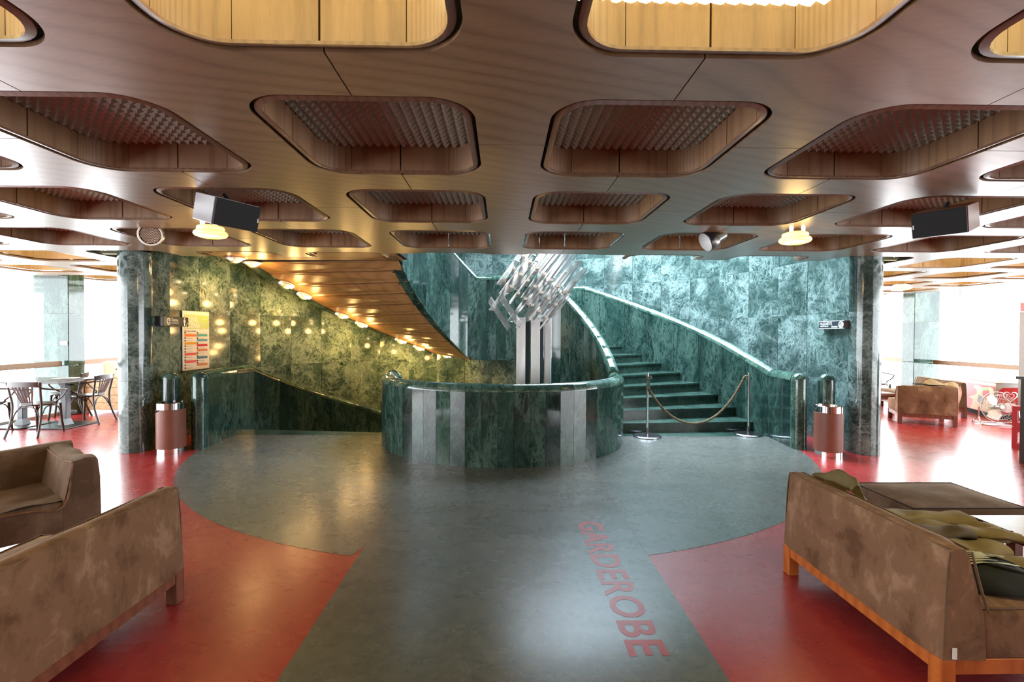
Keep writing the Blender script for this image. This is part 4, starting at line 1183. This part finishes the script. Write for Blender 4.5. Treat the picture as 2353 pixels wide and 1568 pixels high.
# cafe table
t = empty('cafe_table', (-7.35, 7.86, 0), 0, 'long dark cafe table on two pedestals by the left window', 'table')
bm = bm_new(); box(bm, -.75, .62, -.40, .40, .715, .742, .003, 1); obj('tabletop', bm, DARKWOOD, t)
for x in (-.32, .36):
    bm = bm_new(); box(bm, x-.045, x+.045, -.045, .045, .03, .715, .004, 1); obj('pedestal', bm, PLATE, t)
    bm = bm_new(); box(bm, x-.30, x+.28, -.32, .32, .004, .024, .003, 1); obj('base_plate', bm, PLATE, t)
    bm = bm_new(); hexa(bm, [(x-.07, -.07, .024), (x+.07, -.07, .024), (x+.07, .07, .024), (x-.07, .07, .024), (x-.045, -.045, .12), (x+.045, -.045, .12), (x+.045, .045, .12), (x-.045, .045, .12)]); obj('flare', bm, PLATE, t)
m_ = empty('menu_card', (-7.15, 8.05, .743), R_(20), 'white papers lying on the left cafe table', 'paper')
bm = bm_new(); box(bm, -.16, .14, -.10, .10, 0, .004); box(bm, -.02, .17, -.13, .06, .004, .010); obj('sheet', bm, WHITEPAINT, m_)
# pale bench
t = empty('cushioned_bench', (-7.30, 9.35, 0), 0, 'pale wooden bench with buttoned cushion behind the left column', 'bench')
for i in range(4):
    bm = bm_new(); box(bm, -.45, .60, -.27, -.25, .06+.14*i, .19+.14*i, .003, 1); obj('front_slat', bm, PALEWOOD, t)
bm = bm_new(); box(bm, -.44, .59, -.249, .25, .06, .61, .005, 1); obj('body', bm, PALEWOOD, t)
for x in (-.43, .57):
    bm = bm_new(); box(bm, x-.03, x+.03, -.28, -.2, 0, .62, .003, 1); obj('leg', bm, PALEWOOD, t)
bm = bm_new(); box(bm, -.30, .60, -.05, .12, .62, .95, .05, 4); obj('cushion', bm, plain('cream_leather', (.75, .62, .45), .5), t, True, 60)
for x in (-.02, .38):
    bm = bm_new(); lathe(bm, [(.018, 0), (.014, .008), (0, .010)], 12); bm.transform(Matrix.Translation((x, -.052, .80)) @ Matrix.Rotation(PI/2, 4, 'X')); obj('button', bm, BRONZE, t)
# window clip on left pier
t = empty('pier_plaque', (-7.86, 8.815, 1.30), 0, 'small cream plaque on the left window pier', 'plaque')
bm = bm_new(); box(bm, -.055, .07, -.012, 0, -.035, .035, .002, 1); obj('plate', bm, plain('cream_plate', (.7, .62, .55), .5), t)

# ------------------------------------------------------------------ freezer
RED = plain('freezer_red', (.50, .012, .012), .35); GREY = plain('freezer_grey', (.42, .42, .44), .4); CREAM = plain('print_cream', (.80, .68, .50), .4)
FX, FY = 8.95, 8.58
t = empty('ice_cream_freezer', (FX, FY, 0), R_(-18.5), 'red ice-cream chest freezer with a white double heart emblem', 'freezer'); t.scale = (.82, .92, .82)
bm = bm_new(); box(bm, 0, .50, 0, 1.65, .10, .80, .02, 3); obj('cabinet', bm, GREY, t, True, 40)
bm = bm_new(); box(bm, .03, .47, .03, 1.62, .0, .10); obj('plinth', bm, DARKVOID, t)
bm = bm_new(); hexa(bm, [(-.01, -.01, .80), (.51, -.01, .80), (.51, 1.66, .80), (-.01, 1.66, .80), (.03, .02, .86), (.49, .02, .90), (.49, 1.63, .90), (.03, 1.63, .86)], .01); obj('lid_frame', bm, WHITEPAINT, t)
bm = bm_new(); hexa(bm, [(.06, .06, .868), (.46, .06, .899), (.46, 1.58, .899), (.06, 1.58, .868), (.06, .06, .874), (.46, .06, .905), (.46, 1.58, .905), (.06, 1.58, .874)]); obj('glass_lid', bm, WINGLASS, t)
# left face (normal -x): local frame x axis -> -y
fc = empty('side_print', parent=t); fc.matrix_local = Matrix(((0, 0, -1, -.003), (-1, 0, 0, 1.60), (0, 1, 0, .12), (0, 0, 0, 1)))
def sub(me, name, par, x=0, y=0, z=0): return link(name, me, par, (x, y, z))
sub(rect(0, 1.57, 0, .60, RED, 'red_panel'), 'red_panel', fc)
sw = catmull([(.78, .0), (1.05, .0), (1.5, .0), (1.55, .2), (1.54, .5), (1.42, .58), (1.2, .55), (1.0, .58), (.86, .53), (.98, .47), (1.0, .36), (.82, .28), (.70, .25), (.83, .20), (.80, .08)] and [(x, y, 0) for x, y in [(.80, .0), (1.2, .0), (1.52, .0), (1.55, .25), (1.54, .50), (1.42, .57), (1.2, .54), (1.0, .57), (.88, .53), (.99, .46), (.98, .36), (.84, .30), (.74, .26), (.86, .22), (.83, .10)]], 4, True)
bm = bm_new(); prism(bm, [(p.x, p.y) for p in sw], .001, .002); sub(mesh(bm, 'cream_splash', CREAM), 'cream_splash', fc)
bm = bm_new(); prism(bm, [(1.30+.12*math.cos(2*PI*i/24)*(1-.25*math.sin(2*PI*i/24)*-1 if math.sin(2*PI*i/24) < 0 else 1), .40+.12*math.sin(2*PI*i/24)) for i in range(24)], .002, .003); sub(mesh(bm, 'strawberry_print', RED), 'strawberry_print', fc)
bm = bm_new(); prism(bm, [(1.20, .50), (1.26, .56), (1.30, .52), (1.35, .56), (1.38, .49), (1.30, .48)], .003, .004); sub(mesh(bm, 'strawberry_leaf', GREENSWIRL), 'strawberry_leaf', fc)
bm = bm_new(); prism(bm, [(1.02, .20), (1.20, .14), (1.24, .30), (1.06, .37)], .002, .003); sub(mesh(bm, 'chocolate_print', DARKWOOD), 'chocolate_print', fc)
# front end (normal -y)
fe = empty('end_print', parent=t); fe.matrix_local = Matrix(((1, 0, 0, .03), (0, 0, -1, -.003), (0, 1, 0, .12), (0, 0, 0, 1)))
bm = bm_new(); prism(bm, [(p.x, p.y) for p in catmull([(0, .0, 0), (.44, .0, 0), (.44, .60, 0), (.08, .58, 0), (.0, .50, 0)], 1, True)], 0, .001); sub(mesh(bm, 'red_panel', RED), 'red_panel', fe)
def heart(s, cx, cy):
    P = []
    for i in range(40):
        a = 2*PI*i/40; P.append((cx+s*16*math.sin(a)**3, cy+s*(13*math.cos(a)-5*math.cos(2*a)-2*math.cos(3*a)-math.cos(4*a))))
    return P
for s in (.0085, .0045):
    bm = bm_new(); a = heart(s, .22, .40); b = heart(s*.80, .22, .402); A = [bm.verts.new((x, y, .003)) for x, y in a]; B_ = [bm.verts.new((x, y, .003)) for x, y in b]
    for i in range(40): bm.faces.new((A[i], A[(i+1) % 40], B_[(i+1) % 40], B_[i]))
    sub(mesh(bm, 'heart_emblem', INK), 'heart_emblem', fe)
sub(text_mesh('ALGIDA', .36, .07, INK, .001, .03), 'lettering', fe, .04, .17, .002)

# ------------------------------------------------------------------ floor fan
t = empty('floor_fan', (8.50, 8.10, 0), R_(-14), 'chrome wire-cage floor fan in front of the freezer', 'fan'); t.scale = (.88, .88, .88)
fr = .30; fz = .33; tilt = Matrix.Translation((0, 0, fz)) @ Matrix.Rotation(R_(90-12), 4, 'X')
bm = bm_new()
for k in range(36):
    a = 2*PI*k/36
    for s in (-1, 1):
        pts = [Vector((r*math.cos(a), r*math.sin(a), s*(.085*math.sqrt(max(0, 1-(r/fr)**2*.98))))) for r in (.05, .12, .19, .25, .285, .30)]
        tube(bm, pts, .0018, 4)
for r, z in ((.30, 0), (.24, .055), (.24, -.055), (.16, .075), (.07, .085)): tube(bm, [(r*math.cos(2*PI*k/36), r*math.sin(2*PI*k/36), z) for k in range(36)], .003 if r < .3 else .006, 5, True)
bm.transform(tilt); o = obj('wire_cage', bm, plain('fan_wire', (.42, .42, .42), .3, .8), t, True); o['kind'] = 'stuff'
for k in range(3):
    bm = bm_new(); G = []
    for i in range(7):
        r = .045+.22*i/6; w = .35+.30*math.sin(PI*min(1, i/5))
        G.append([bm.verts.new((r*math.cos(2*PI*k/3+w*j), r*math.sin(2*PI*k/3+w*j), .03*j)) for j in (-1, -.5, 0, .5, 1)])
    for a, b in zip(G, G[1:]):
        for j in range(4): bm.faces.new((a[j], a[j+1], b[j+1], b[j]))
    bm.transform(tilt); obj('blade', bm, STEEL, t, True, 60)
bm = bm_new(); lathe(bm, [(0, .095), (.04, .09), (.045, .07), (.05, -.02), (.065, -.03), (.065, -.12), (0, -.13)], 24); bm.transform(tilt); obj('motor_hub', bm, plain('fan_hub', (.25, .24, .22), .3, .6), t, True, 40)
bm = bm_new(); tube(bm, catmull([(-.32, -.0, .33), (-.33, -.02, .15), (-.34, -.12, .03), (-.30, -.16, .014), (.30, -.16, .014), (.34, -.12, .03), (.33, -.02, .15), (.32, 0, .33)], 5), .013, 8)
tube(bm, catmull([(-.33, -.02, .15), (-.34, .10, .05), (-.28, .18, .014), (.28, .18, .014), (.34, .10, .05), (.33, -.02, .15)], 5), .011, 8); obj('tubular_stand', bm, CHROME, t, True)

# ------------------------------------------------------------------ cooler, counter, crates at the right edge
t = empty('drinks_cooler', (9.20, 7.90, 0), 0, 'tall red-topped glass-door drinks cooler at the right edge', 'cooler')
bm = bm_new()
box(bm, -.28, -.25, -.28, .28, .08, 1.93); box(bm, .25, .28, -.28, .28, .08, 1.93); box(bm, -.25, .25, .25, .28, .08, 1.93); box(bm, -.28, .28, -.28, .28, .0, .10); box(bm, -.25, .25, -.27, .25, 1.88, 1.93); obj('cabinet', bm, plain('cooler_grey', (.25, .22, .20), .4), t)
bm = bm_new(); box(bm, -.28, .28, -.30, .28, 1.94, 2.09, .01); obj('header', bm, plain('cooler_red', (.85, .03, .02), .3), t)
bm = bm_new()
for a in ((-.26, -.22, .12, 1.90), (.22, .26, .12, 1.90), (-.22, .22, .12, .16), (-.22, .22, 1.84, 1.90)): box(bm, a[0], a[1], -.31, -.285, a[2], a[3])
obj('door_frame', bm, plain('cooler_frame', (.45, .05, .04), .3), t)
bm = bm_new(); box(bm, -.22, .22, -.30, -.295, .16, 1.84); obj('door_glass', bm, WINGLASS, t)
for z in (.5, .85, 1.2, 1.55):
    bm = bm_new(); box(bm, -.25, .25, -.24, .25, z, z+.01); obj('shelf', bm, WHITEPAINT, t)
bm = bm_new(); box(bm, -.20, .20, .22, .24, .2, 1.85); obj('light_panel', bm, emissive('cooler_light', (1, 1, 1), 4), t)
bm = bm_new(); tube(bm, catmull([(-.25, -.31, 1.45), (-.275, -.37, 1.35), (-.285, -.385, 1.15), (-.275, -.37, .95), (-.25, -.31, .86)], 6), .011, 8); obj('handle', bm, STEEL, t, True)
t = empty('bar_counter', (6.62, 5.36, 0), 0, 'dark bar counter end cut by the right edge', 'counter')
bm = bm_new(); box(bm, -.42, .5, -.30, .30, .0, 1.0, .004, 1); obj('body', bm, plain('counter_dark', (.045, .035, .03), .4), t)
bm = bm_new(); box(bm, -.45, .53, -.33, .33, 1.0, 1.035, .004, 1); obj('worktop', bm, plain('counter_top', (.10, .10, .11), .2), t)
t = empty('card_terminal', (6.35, 5.50, 1.036), R_(8), 'black box standing on the dark bar counter', 'machine')
bm = bm_new(); hexa(bm, [(-.17, -.10, 0), (.15, -.10, 0), (.15, .12, 0), (-.17, .12, 0), (-.17, -.06, .20), (.15, -.06, .20), (.15, .12, .20), (-.17, .12, .20)], .006); obj('housing', bm, plain('machine_black', (.03, .03, .035), .3), t)
bm = bm_new(); hexa(bm, [(-.14, -.101, .03), (.12, -.101, .03), (.12, -.09, .03), (-.14, -.09, .03), (-.14, -.072, .17), (.12, -.072, .17), (.12, -.06, .17), (-.14, -.06, .17)]); obj('screen', bm, BLACK, t)
CR_ = plain('crate_red', (.50, .02, .025), .4)
for i, lab in enumerate(('red plastic bottle crate on the floor beside the counter, lower of two', 'red plastic bottle crate beside the counter, upper of two')):
    t = empty('bottle_crate', (7.18, 6.32, .285*i), R_(6), lab, 'crate', 'red crates')
    bm = bm_new(); X, Y = .2, .15
    for s in (-1, 1):
        for (z0, z1) in ((0, .06), (.22, .28)): box(bm, -X, X, s*Y-.008, s*Y+.008, z0, z1); box(bm, s*X-.008, s*X+.008, -Y, Y, z0, z1)
        for x in (-X+.03, 0, X-.03): box(bm, x-.03, x+.03, s*Y-.007, s*Y+.007, .06, .22)
        for y in (-Y+.03, Y-.03): box(bm, s*X-.007, s*X+.007, y-.03, y+.03, .06, .22)
    obj('walls', bm, CR_, t)
    bm = bm_new(); box(bm, -X, X, -Y, Y, 0.002, .012); obj('bottom', bm, CR_, t)
